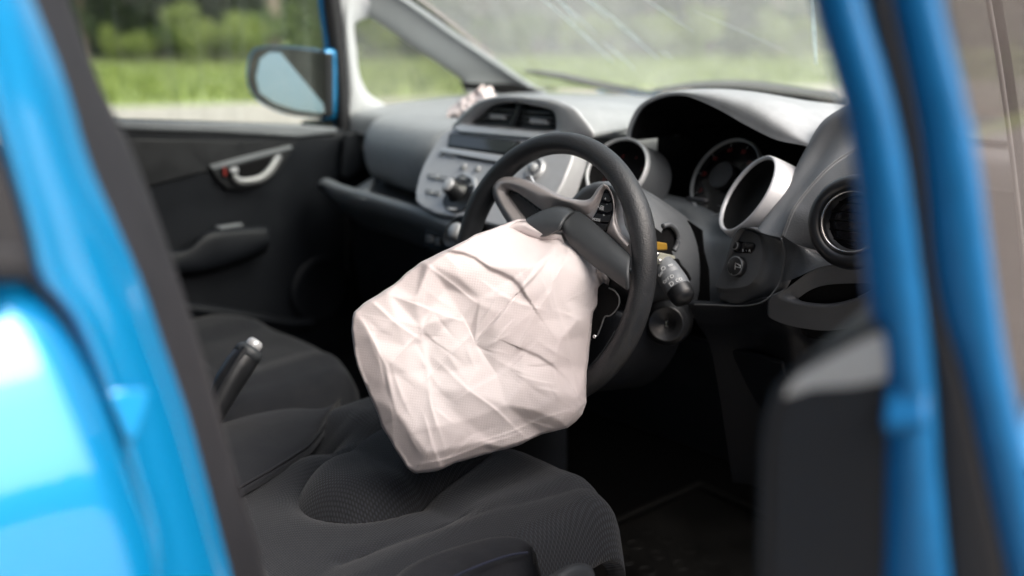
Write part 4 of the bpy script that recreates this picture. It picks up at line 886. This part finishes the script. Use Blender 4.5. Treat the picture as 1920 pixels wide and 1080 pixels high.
# near the hub the bag meets the wheel
depth=base-h*.001-.012*(edge-1)*-1*0
depth=depth+(1-edge)*.009+.10*np.exp(-(((P2[:,0]-1030)/85)**2+((P2[:,1]-420)/42)**2))
Vf=CP+(Fw+np.outer((P2[:,0]-960)/F,RT)-np.outer((P2[:,1]-540)/F,UP))*depth[:,None]
# back side
rb_=np.linspace(1,0,22)[1:-1]
rim_d=depth[-NA:]
Vb=[]
for r in rb_:
    p=ctr+(out-ctr)*r; dpt=(1.245+(p[:,0]-890)*.00022-(p[:,1]-645)*.00006)+.024+.085*np.sqrt(1-r**2)
    Vb.append(CP+(Fw+np.outer((p[:,0]-960)/F,RT)-np.outer((p[:,1]-540)/F,UP))*dpt[:,None])
cb=CP+ray(*ctr)*(1.245+.11)
Vall=np.vstack([Vf]+Vb+[cb[None]])
Fc=[(0,1+(j+1)%NA,1+j) for j in range(NA)]
for i in range(NRr-1):
    for j in range(NA): a_i=1+i*NA; Fc.append((a_i+j,a_i+(j+1)%NA,a_i+NA+(j+1)%NA,a_i+NA+j))
last=1+(NRr-1)*NA; nb=len(Vf)
prev=last
for i in range(len(rb_)):
    cur=nb+i*NA
    for j in range(NA): Fc.append((prev+j,prev+(j+1)%NA,cur+(j+1)%NA,cur+j))
    prev=cur
for j in range(NA): Fc.append((prev+j,prev+(j+1)%NA,len(Vall)-1))
uvA=np.zeros((len(Vall),2)); uvA[:len(P2)]=P2/1500.
bag=mesh('driver_airbag',Vall,Fc,'airbag',None,True,uv=uvA)
bag['label']='crumpled pale pink deployed airbag hanging from the steering wheel hub'; bag['category']='airbag'
# seam stitches along folded edge
# ---- cloth of the passenger airbag
pv=[];NX,NY=46,26
for i in range(NY):
    for j in range(NX):
        u=j/(NX-1); v=i/(NY-1)
        px=838+u*112; arch=math.sin(math.pi*min(1,u*1.02))**.6
        top_=208-(45*arch*(.35+.65*min(1,u*1.6)))
        py=214-u*22+(top_-(214-u*22))*v
        n=mn.noise(Vector((px*.07,py*.09,3)))*.018+mn.noise(Vector((px*.2,py*.2,9)))*.006
        pv.append(PY((px,py),.36+.05*v+n))
pf=[(i*NX+j,i*NX+j+1,(i+1)*NX+j+1,(i+1)*NX+j) for i in range(NY-1) for j in range(NX-1)]
M['airbag2']=mat('brightened_airbag_cloth',(.80,.68,.67),.7,bump=('noise',60,.5,.004),noise=(20,.06))  # paler copy of the airbag cloth; missing light put into its colour
pc_=mesh('passenger_airbag',pv,pf,'airbag2',None,True,solid=.02,uv=[(0,0)]*len(pv))
pc_['label']='small heap of pale pink airbag cloth on the dash below the far windscreen pillar'; pc_['category']='airbag'

# ================================================================== SEATS
def seat(name,x0,x1,label,detail=True,xo=0,zo=0):
    t=thing(name,label,'car seat',((x0+x1)/2,-.3,.22)); w=x1-x0
    # cushion height field; u across 0..1 (inboard->outboard), v 0 front .. 1 back
    NU,NV=90,90; V=[];uv=[]
    def hgt(u,v):
        z=.598-.035*v+zo
        bol=np.interp(u,[0,.05,.16,.24,.76,.84,.95,1],[-.045,-.004,.004,-.004,-.004,.004,-.002,-.05])
        z+=bol
        if u<.26: z-=.045*min(1,max(0,(.26-u)/.08))*min(1,max(0,(v-.12)/.12))
        z-=.008*math.exp(-((v-.30)/.05)**2)*(1 if .2<u<.8 else .0)
        # raised pelvic mound outline towards the rear of the insert
        return z
    for i in range(NV):
        v=i/(NV-1)*1.1-.10
        for j in range(NU):
            u=j/(NU-1); x=x0+w*u; fr=-.085-.045*max(0,(u-.75)/.25)**2-.02*max(0,(.12-u)/.12)
            if v<0:
                a=-v/.10*math.pi/2*1.15; y=fr+.028*math.sin(a); z=hgt(u,0)-.045*(1-math.cos(a))-.0*a
                if -v>.087: z-=.09*((-v-.087)/.013)
            else: y=fr-.50*v; z=hgt(u,v)
            V.append([x,y,z]); uv.append([x,y-.08*v])
    return t,A(V),A(uv),NU,NV
def grid_faces(NU,NV): return [(i*NU+j,i*NU+j+1,(i+1)*NU+j+1,(i+1)*NU+j) for i in range(NV-1) for j in range(NU-1)]
ds,V,uv,NU,NV=seat('driver_seat',.045,.578,'black mesh fabric driver seat with raised mound directly below the airbag')
# mound and groove seen in the photograph, placed on the seat plane
def gz(px,z=.6): return PZ(px,z)[:2]
m0=gz((700,880)); m1=gz((960,905)); 
def capsule(P,a,b):
    ab_=b-a; t=np.clip(((P-a)@ab_)/(ab_@ab_),0,1); return np.linalg.norm(P-(a+t[:,None]*ab_),axis=1)
ma=gz((690,905)); mb_=gz((880,800)); d=capsule(V[:,:2],ma,mb_)
V[:,2]+=.029/(1+np.exp((d-.060)/.008))-.020*np.exp(-((d-.084)/.016)**2)
# broad dish around
ribs=V[:,1]
g1_=gz((640,1040)); g2_=gz((1100,930)); d=capsule(V[:,:2],g1_,g2_); V[:,2]-=.004*np.exp(-(d/.012)**2)
V[:,2]+=A([mn.noise(Vector((v[0]*9,v[1]*9,0)))*.004 for v in V])
uvw=uv.copy(); ang=R_(18); uvw=np.stack([uv[:,0]*math.cos(ang)-uv[:,1]*math.sin(ang)+.006*np.sin(uv[:,1]*30),uv[:,0]*math.sin(ang)+uv[:,1]*math.cos(ang)+.012*np.sin(uv[:,0]*22)],1)
cush=mesh('seat_cushion',V,grid_faces(NU,NV),'meshfab',ds,True,uv=uvw,solid=.02)
# inboard plain fabric bolster
ib0=[(380,810),(415,797),(484,777),(547,767),(600,767),(629,757),(640,748)]
ib1=[(448,916),(480,898),(523,873),(556,852),(581,834),(604,805),(629,767)]
bzl=[.612,.612,.612,.610,.605,.600,.596]
R0=[PZ(p,z) for p,z in zip(ib0,bzl)]; R1=[PZ(p,z-.004) for p,z in zip(ib1,bzl)]
loft('inner_bolster',[[q+A([-.01,0,-.10]) for q in R0],[q+A([-.004,0,-.012]) for q in R0],R0,[.6*a+.4*b+A([0,0,.008]) for a,b in zip(R0,R1)],[.2*a+.8*b+A([0,0,.006]) for a,b in zip(R0,R1)],R1,[q+A([.004,0,-.01]) for q in R1]],'plain',ds,n=40,rsm=5)
tube('bolster_piping',[q+A([0,0,.001]) for q in R1],.002,'rubber',ds,8)
# outboard smooth bolster
ob0=[(700,1120),(760,1062),(821,1034),(870,1018),(918,1006),(961,1006),(985,1016),(1002,1040)]
ob1=[(800,1160),(850,1075),(900,1056),(940,1045),(975,1040),(992,1042),(1003,1048),(1010,1060)]
Q0=[PZ(p,.612) for p in ob0]; Q1=[PZ(p,.606) for p in ob1]
Q2=[q+A([.035,-.01,-.06]) for q in Q1]; Q3=[q+A([.04,-.01,-.16]) for q in Q1]
loft('outer_bolster',[[q+A([0,0,-.012]) for q in Q0],[q+A([0,0,-.002]) for q in Q0],[.6*a+.4*b+A([0,0,.006]) for a,b in zip(Q0,Q1)],Q1,Q2,Q3],'plain',ds,n=40,rsm=5)
tube('blue_stitching',[PZ(p,.611) for p in [(850,1082),(880,1068),(920,1052),(960,1040),(990,1036)]],.0012,'thread',ds,6)
# side trim lever
loft('recliner_trim',[[PX(p,.635) for p in [(1030,1080),(1060,1062),(1088,1056),(1110,1064),(1118,1090)]],[PX(p,.650) for p in [(1028,1100),(1060,1076),(1088,1068),(1108,1078),(1116,1110)]],[PX(p,.655) for p in [(1020,1150),(1060,1130),(1088,1130),(1108,1140),(1116,1160)]]],'flap',ds,n=24,rsm=4)
# front/side skirts & backrest
def srow(L,f,v): return [f(p,v) for p in L]
box('seat_base',(.33,-.32,.42),(.50,.40,.20),'black',ds,.02)
def backrest(x0,x1,par,mm='plain'):
    rows=[]
    for y,z,wf in ((-.55,.56,1),(-.60,.70,1),(-.66,.85,1),(-.72,.98,.97),(-.77,1.08,.88),(-.80,1.14,.7)):
        xm=(x0+x1)/2; hw=(x1-x0)/2*wf
        rows.append([(xm-hw,y+.02,z),(xm-hw*.8,y+.06,z),(xm,y+.03,z),(xm+hw*.8,y+.06,z),(xm+hw,y+.02,z),(xm+hw*.9,y-.09,z),(xm-hw*.9,y-.09,z)])
    b=loft('backrest',rows,mm,par,n=40,rsm=3,closed=True,caplast=True)
    h=loft('headrest',[[(xm+math.cos(t)*.12*s,-.85+math.sin(t)*.05*s-.05*(z-1.2),z) for t in np.linspace(0,6.28,12,endpoint=False)] for z,s in ((1.17,.7),(1.20,1),(1.28,1.05),(1.34,.95),(1.36,.5))],mm,par,n=30,rsm=3,closed=True,caplast=True,capfirst=True)
    for s in (-.04,.04): tube('headrest_post',[(xm+s,-.80,1.10),(xm+s,-.84,1.18)],.006,'chrome',par,8,ncr=0)
backrest(.09,.585,ds)
# passenger seat
ps=thing('passenger_seat','plain dark fabric passenger seat beyond the handbrake','car seat',(-.36,-.3,.22))
NU,NV=60,60; V=[]
for i in range(NV):
    v=i/(NV-1)*1.15-.15
    for j in range(NU):
        u=j/(NU-1); x=-.655+.535*u; fr=.02-.06*max(0,(u-.6)/.4)**1.5-.06*max(0,(.25-u)/.25)**2
        z=.572+float(np.interp(u,[0,.06,.2,.32,.7,.8,.93,1],[-.05,0,.0,-.006,-.006,.002,-.006,-.055]))
        z-=.006*math.exp(-(((v-.32)-.15*(u-.5))/.03)**2)
        if v<0:
            a=-v/.15*math.pi/2*1.2; y=fr+.035*math.sin(a); z-=.05*(1-math.cos(a))
            if -v>.13: z-=.12*((-v-.13)/.02)
        else: y=fr-.5*v; z-=.03*v
        V.append([x,y,z+mn.noise(Vector((x*10,y*10,4)))*.003])
mesh('seat_cushion',V,grid_faces(NU,NV),'plain',ps,True,solid=.02)
box('seat_base',(-.36,-.25,.40),(.48,.40,.20),'black',ps,.02)
backrest(-.62,-.12,ps)
# seam lines on passenger seat
tube('seat_seam',[PZ(p,.568) for p in [(430,742),(470,728),(500,722),(525,726),(534,738)]],.0022,'rubber',ps,6)

# ================================================================== HANDBRAKE
hbk=thing('handbrake_lever','raised black handbrake lever with grey button between the two front seats','handbrake',tuple(PX((405,790),0)))
hp=[PX(p,0) for p in [(385,800),(410,752),(432,712),(450,684),(464,664)]]
tube('lever_grip',hp,[.016,.019,.021,.0215,.020],'smooth',hbk,20)
tube('grip_spine',[q+UP*.006+A([.006,0,.006]) for q in [PX(p,.004) for p in [(398,762),(424,718),(444,686),(458,666)]]],[.004,.006,.007,.006],'plastic',hbk,10)
he=(hp[-1]-hp[-2]); he/=np.linalg.norm(he)
tube('grip_end',[hp[-1]-he*.004,hp[-1]+he*.006,hp[-1]+he*.012],[.0205,.0205,.016],'flap',hbk,20,ncr=0)
tube('release_button',[hp[-1]+he*.010,hp[-1]+he*.020,hp[-1]+he*.024],[.012,.012,.009],'sliver',hbk,16,ncr=0)
# console tunnel
tn=thing('centre_console','black plastic console tunnel between the seats','console',(0,-.1,.2))
box('console_body',(-.02,-.15,.38),(.11,.85,.30),'plastic',tn,.03)
box('console_tray',(-.02,.22,.42),(.13,.30,.30),'plastic',tn,.03)
# ================================================================== FLOOR MAT, PEDALS
mt=thing('floor_mat','dirty black rubber floor mat with rings in the driver footwell','floor mat',(.35,.3,.225))
quad('mat_sheet',[(.10,.05,.235),(.62,.02,.235),(.64,.60,.245),(.12,.66,.245)],'matrubber',mt,.008,.003)
tube('mat_rim',[(.10,.05,.245),(.62,.02,.245),(.64,.60,.255),(.12,.66,.255),(.10,.05,.245)],.007,'matrubber',mt,8,ncr=0)
tor=None
for i in range(9):
    for j in range(9):
        x=.16+i*.052+(j%2)*.026; y=.10+j*.058
        if x>.60: continue
        if tor is None:
            tor=lathe('mat_ring',(x,y,.238),(0.001,0,1),[(.012,0),(.013,.004),(.016,.004),(.017,0)],'matrubber',mt,18)
        else:
            o=tor.copy(); C.objects.link(o); o.parent=mt; o.location=A([x,y,.240])-WO[mt]
pdl=thing('brake_pedal','black brake pedal deep in the driver footwell','pedal',(.30,.62,.3))
box('pedal_pad',(.30,.60,.36),(.08,.02,.06),'rubber',pdl,.006)
tube('pedal_arm',[(.30,.61,.36),(.30,.68,.48),(.30,.66,.62)],.008,'chrome',pdl,8)

# ================================================================== OPEN DRIVER DOOR
hinge=A([.80,.55,0]); trail=A([1.11,-.50,0]); dn=(hinge-trail)/np.linalg.norm(hinge-trail); mo_=A([-dn[1],dn[0],0])
mo_=mo_ if mo_[0]<0 else -mo_; mo_=-mo_      # outward normal of the door skin
fn=-dn; fd=fn@trail
def PT(p,off=0): return on(p,fn,fd+off)
oP=PT((1925,872)); od=mo_@oP
def PO(p,off=0): return on(p,mo_,od+off)
zb=oP[2]
def skinrow(z,off): return [oP*A([1,1,0])+A([0,0,z])+dn*s+mo_*off for s in (.012,.03,.3,.7,1.05)]
ddoor=loft('driver_door',[skinrow(.28,-.01),skinrow(.45,.01),skinrow(.6,.02),skinrow(.75,.022),skinrow(zb-.03,.012),skinrow(zb-.004,.0),skinrow(zb,-.01)],'blue',car,n=40,rsm=4)
ddoor['label']='open driver door'
ys=[-120,0,250,540,700,900,1080,1200]
ys=[-760]+ys
def strip(xsL,offs): return [[PT((x,y),o) for x,y in zip(xx,ys)] for xx,o in zip(xsL,offs)]
B0=[1508,1522,1592,1622,1655,1655,1652,1650]; B0=[B0[0]-(B0[1]-B0[0])*3.6]+B0
B1=[1522,1535,1600,1634,1668,1668,1664,1662]; B1=[B1[0]-(B1[1]-B1[0])*3.6]+B1
B2=[1602,1615,1683,1725,1742,1755,1772,1780]; B2=[B2[0]-(B2[1]-B2[0])*3.6]+B2
B3=[1610,1622,1688,1730,1752,1766,1784,1792]; B3=[B3[0]-(B3[1]-B3[0])*3.6]+B3
loft('inner_frame',strip([[x-2 for x in B0],B0,B1,[.5*(a+b) for a,b in zip(B1,B2)],B2,B3],[-.03,-.012,-.002,.002,-.003,-.014]),'shadeblue',ddoor,n=60,rsm=4)
K0=[1602,1613,1678,1720,1740,1752,1768,1778]; K0=[K0[0]-(K0[1]-K0[0])*3.6]+K0
K1=[1657,1670,1724,1756,1802,1848,1888,1903]; K1=[K1[0]-(K1[1]-K1[0])*3.6]+K1
loft('frame_seal',strip([K0,[a+6 for a in K0],[.5*(a+b) for a,b in zip(K0,K1)],[b-4 for b in K1],K1],[-.018,-.010,-.007,-.008,-.016]),'rubber',ddoor,n=60,rsm=4)
O0=[1655,1668,1718,1750,1798,1842,1880,1895]; O0=[O0[0]-(O0[1]-O0[0])*3.6]+O0
O1=[1748,1760,1818,1858,1885,1930,1965,1985]; O1=[O1[0]-(O1[1]-O1[0])*3.6]+O1
O2=[1756,1768,1826,1866,1893,1938,1973,1993]; O2=[O2[0]-(O2[1]-O2[0])*3.6]+O2
loft('outer_frame',strip([O0,[a+8 for a in O0],[.5*(a+b) for a,b in zip(O0,O1)],O1,O2],[-.020,-.010,-.006,-.010,-.022]),'shadeblue',ddoor,n=60,rsm=4)
# backing so that nothing shines through the strips
loft('frame_core',strip([[x+3 for x in B0],[x-6 for x in O2]],[-.022,-.026]),'black',ddoor,n=60,rsm=0)
# latch
lq=[PT(p,.004) for p in [(1655,732),(1738,732),(1742,790),(1660,795)]]; lz=np.mean([q[2] for q in lq]); lt=plate('door_latch',[q-fn*(q[2]-lz)*.7 for q in lq],fn+A([0,0,.7]),.012,'shadeblue',ddoor,.003)
# interior trim card: end profile + lit top
tl_=[(1424,1200),(1422,1080),(1424,960),(1428,840),(1436,780),(1456,725),(1490,690),(1540,660),(1600,628),(1640,610),(1662,606)]
e_=[PT(p,-.002) for p in tl_]
def sweep(L,dist,inw): return [q+dn*dist-mo_*0+A([0,0,0])+inw for q in L]
tc_=loft('door_trim',[[PT((p[0]+14 if p[0]<1480 else p[0]+4,p[1]+16 if p[1]<760 else p[1]),.0) for p in tl_],e_,sweep(e_,.03,0),sweep(e_,.30,-mo_*-.0)],'plastic',ddoor,n=60,rsm=3)
plate('trim_end',[PT((p[0]+4,p[1]+4),-.003) for p in tl_]+[PT((1668,1200),-.003)],fn,.01,'plastic',ddoor,.004)
plate('lit_trim_top',[PT(p,-.001) for p in [(1462,742),(1475,708),(1500,685),(1550,655),(1610,622),(1652,606),(1664,640),(1664,705),(1600,716),(1520,722)]],fn+A([0,0,1.3]),.02,'greytrim',ddoor,.012,5)  # grey plate puts the light on the black trim's top into colour
# outer skin below the belt line, glass above, front divider
gz1=1.50
bq=PT((1905,885),-.012); tq_=PT((1705,-620),-.012)
plate('door_window',[bq,bq+dn*1.0,tq_+dn*.72,tq_],np.cross(dn,tq_-bq)*(1 if np.cross(dn,tq_-bq)@A([1,0,0])>0 else -1),.004,'doorglass',ddoor,.0005)
dv=[(1850,-80),(1864,0),(1883,110),(1899,220),(1913,330),(1926,450),(1934,560)]
tube('quarter_divider',[PX(p,.74) for p in dv],.0085,'rubber',car,10)
tube('divider_trim',[PX((p[0]-11,p[1]),.745) for p in dv],.0035,'lightgrey',car,8)
# far mirror on the driver side, beyond glass
# ================================================================== PARKED GREY CAR seen through the far right
pcar=thing('parked_car','pale grey parked car beyond the open driver door','car',(4.6,9.5,0))
def parked(cx,cy,par):
    prof=[(-2.1,.35),(-2.1,.8),(-1.9,.95),(-1.5,1.0),(-.9,1.42),(.1,1.48),(.9,1.4),(1.5,1.0),(2.0,.9),(2.15,.6),(2.1,.35)]
    rows=[]
    for w_,s in ((-.85,.94),(-.83,1),(0,1.01),(.83,1),(.85,.94)):
        rows.append([(cx+p[0]*s,cy+w_,.35+(p[1]-.35)*s) for p in prof])
    loft('body',rows,'gwhite',par,n=60,rsm=2,ncr=3)
    for s in (-1,1):
        plate('body_side',[(cx+p[0]*.95,cy+s*.84,.35+(p[1]-.35)*.95) for p in prof],(0,s,0),.05,'gwhite',par,.02)
        plate('side_glass',[(cx+x,cy+s*.86,z) for x,z in ((-1.3,1.02),(1.25,1.02),(.75,1.33),(-.8,1.35))],(0,s,0),.02,'darkglass',par,.02)
        for x in (-1.35,1.35):
            w=lathe('wheel',(cx+x,cy+s*.80,.32),(0,s,0),[(.2,-.09),(.3,-.08),(.32,-.05),(.32,.05),(.3,.08),(.2,.08)],'rubber',par,32)
            lathe('rim',(cx+x,cy+s*.80,.32),(0,s,0),[(.001,.06),(.18,.05),(.2,.08)],'chrome',w,32)
parked(4.6,9.5,pcar)

# ================================================================== TREES
def leaves(n,clumps,size,seed):
    r=np.random.default_rng(seed); cl=A(clumps,float); w=cl[:,3]**2; w/=w.sum()
    idx=r.choice(len(cl),n,p=w); d=r.normal(size=(n,3)); d/=np.linalg.norm(d,axis=1)[:,None]
    rad=cl[idx,3]*(.45+.55*r.random(n)**.5); P=cl[idx,:3]+d*rad[:,None]*A([1,1,.75])
    P[:,2]=np.maximum(P[:,2],.03)
    a=r.normal(size=(n,3)); a/=np.linalg.norm(a,axis=1)[:,None]; b=np.cross(a,r.normal(size=(n,3))); b/=np.linalg.norm(b,axis=1)[:,None]
    s=size*(.6+.8*r.random(n))[:,None]
    V=np.stack([P-a*s,P-b*s*.5,P+a*s,P+b*s*.5],1).reshape(-1,3)
    me=bpy.data.meshes.new('foliage'); me.vertices.add(4*n); me.vertices.foreach_set('co',V.ravel())
    me.loops.add(4*n); me.loops.foreach_set('vertex_index',np.arange(4*n)); me.polygons.add(n)
    me.polygons.foreach_set('loop_start',np.arange(0,4*n,4)); me.polygons.foreach_set('loop_total',np.full(n,4)); me.update(); me.validate(); return me
CR_=[];
for s in range(3):
    r=np.random.default_rng(20+s); cl=[(r.normal()*1.7,r.normal()*1.7,3.2+r.random()*6.5,.9+r.random()*.9) for _ in range(26)]
    cl+=[(r.normal()*1.4,r.normal()*1.4,1.2+r.random()*1.5,.7+r.random()*.5) for _ in range(6)]
    CR_.append(leaves(6500,cl,.17,s))
BU_=[]
for s in range(3):
    r=np.random.default_rng(40+s); cl=[(r.normal()*.7,r.normal()*.7,.3+r.random()*1.4,.35+r.random()*.4) for _ in range(12)]
    BU_.append(leaves(2600,cl,.09,50+s))
def trunk_mesh(seed,h=7,r0=.22):
    r=np.random.default_rng(seed); P=cr(A([[0,0,0],[r.normal()*.1,r.normal()*.1,h*.33],[r.normal()*.25,r.normal()*.25,h*.66],[r.normal()*.3,r.normal()*.3,h]]),5)
    V=[];Fc=[];sg=10
    def add(P,ra):
        k=len(V)
        for i,(p,q) in enumerate(zip(P,ra)):
            for j in range(sg): t=2*math.pi*j/sg; V.append((p[0]+q*math.cos(t),p[1]+q*math.sin(t),p[2]))
        for i in range(len(P)-1):
            for j in range(sg): Fc.append((k+i*sg+j,k+i*sg+(j+1)%sg,k+(i+1)*sg+(j+1)%sg,k+(i+1)*sg+j))
    add(P,np.linspace(r0,.06,len(P)))
    for b in range(6):
        i=5+b*2; p=P[min(i,len(P)-1)]; a=r.random()*6.28; L=1.2+r.random(); add(cr(A([p,p+A([math.cos(a)*L*.5,math.sin(a)*L*.5,.6]),p+A([math.cos(a)*L,math.sin(a)*L,1.3])]),3),np.linspace(.08,.02,7))
    me=bpy.data.meshes.new('trunk'); me.from_pydata([tuple(map(float,v)) for v in V],[],Fc); me.polygons.foreach_set('use_smooth',[True]*len(Fc)); return me
TR_=[trunk_mesh(60+s) for s in range(3)]
for me in TR_: me.materials.append(M['trunk'])
TRp=trunk_mesh(70,8,.34); TRp.materials.append(M['pinktrunk'])
for i,me in enumerate(CR_): me.materials.append(M[('leafA','leafC','leafA')[i]])
for i,me in enumerate(BU_): me.materials.append(M[('leafB','leafC','leafB')[i]])
def tree(px,dist,k,sc,label,pale=False,group='trees along the far edge of the meadow'):
    v=ray(px,54); v=v/np.linalg.norm(v[:2]); p=CP+v*dist; p[2]=0
    t=thing('tree',label,'tree',tuple(p),group)
    for me,nm in ((TRp if pale else TR_[k],'trunk'),(CR_[k],'crown')):
        o=bpy.data.objects.new(nm,me); C.objects.link(o); o.parent=t; o.scale=(sc,)*3; o.rotation_euler=(0,0,px*.37)
def bush(px,dist,k,sc,label):
    v=ray(px,54); v=v/np.linalg.norm(v[:2]); p=CP+v*dist; p[2]=0
    o=bpy.data.objects.new('bush',BU_[k]); C.objects.link(o); o.location=p; o.scale=(sc,)*3; o.rotation_euler=(0,0,px*.7)
    o['label']=label; o['category']='bush'; o['group']='bushes in front of the trees'
TP=[(150,47,0,1),(215,49,2,1),(300,52,0,1.1),(420,50,2,1),(513,44,1,1.),(590,50,0,1),(700,51,2,1),(800,48,0,1),(905,52,1,1.1),(1010,50,2,1),(1120,53,0,1),(1215,49,1,1),(1330,52,2,1),(1452,45,0,1),(1530,50,2,1)]
ORD=['leftmost','second from left','third from left','fourth from left','fifth from left','sixth from left','seventh from left','eighth from left','ninth from left']
cnt={}
def where(px):
    w_='passenger window' if px<640 else ('small quarter window' if px<880 else 'windscreen')
    return w_
def lab(kind,px):
    w_=where(px); i=cnt.get((kind,w_),0); cnt[(kind,w_)]=i+1
    return w_,ORD[i]
for px,ds_,k,s in TP:
    w_,o_n=lab('tree',px)
    if px==513: lb_='tree with a thick pale trunk beside the wing mirror in the passenger window'
    elif px==1452: lb_='tree with a pale trunk seen through the windscreen above the instrument hood'
    else: lb_='dark leafy tree in the %s, %s of the trees there'%(w_,o_n)
    tree(px,ds_,k,s,lb_,px in (513,1452))
for i,(px,ds_,k,s) in enumerate([(235,43,0,.75),(330,43,1,.7),(388,40,0,1.15),(460,42,2,.8),(570,43,1,.7),(715,41,2,1.0),(800,43,1,.7),(960,42,1,.9),(1090,43,2,.8),(1190,43,1,.8),(1290,41,0,1.1),(1400,43,1,.7),(1490,41,0,.95)]):
    w_,o_n=lab('bush',px)
    lb_='tall yellow-green sapling bush in the middle of the passenger window' if px==388 else '%s bush in the %s, %s of the bushes there'%('mid green' if k==1 else 'yellow-green',w_,o_n)
    bush(px,ds_,k,s,lb_)
# dense woodland mass behind the first trees, plus an added near arc behind the camera
r=np.random.default_rng(9); cl=[]
for az in np.arange(0,360,1.1):
    v=A([math.sin(R_(az)),math.cos(R_(az)),0]); fr_=270<az<350; p=CP+v*((58 if fr_ else 62)+r.random()*5)
    if 132<az<222: p=CP+v*(10.5+r.random()*2)  # near arc added out of view to block sky light from the door edges
    for z_ in ((.8,3,5.5,8.5) if (fr_ or 132<az<222) else (.8,3,5)): cl.append((p[0]+r.normal(),p[1]+r.normal(),z_+r.random(),2.0+r.random()))
wm=leaves(110000,cl,.45,11); wm.materials.append(M['leafA']); wd=bpy.data.objects.new('woodland',wm); C.objects.link(wd); wd['kind']='stuff'; wd['label']='dark woodland massed behind the first row of trees, with an added unseen arc shading the car'
# grass tufts
n=26000; r=np.random.default_rng(12); px=r.uniform(-300,2200,n); dist=16.5+28*r.random(n)**.8
vv=np.array([ray(p,54) for p in px]); vv/=np.linalg.norm(vv[:,:2],axis=1)[:,None]; P=CP+vv*dist[:,None]; P[:,2]=0
keep=((P[:,:2]-ROADA)@ROADN)<-.2; P=P[keep]; n=len(P); hh=.08+.16*r.random(n); wv=.02+.03*r.random(n); an=r.random(n)*6.28
dx=np.stack([np.cos(an)*wv,np.sin(an)*wv,0*an],1); lean=np.stack([r.normal(size=n)*.05,r.normal(size=n)*.05,hh],1)
V=np.stack([P-dx,P+dx,P+lean],1).reshape(-1,3); me=bpy.data.meshes.new('grass_tufts'); me.from_pydata(V.tolist(),[],np.arange(3*n).reshape(-1,3).tolist())
me.materials.append(M['leafB']); g=bpy.data.objects.new('grass_tufts',me); C.objects.link(g); g['kind']='stuff'; g['label']='long grass of the meadow'
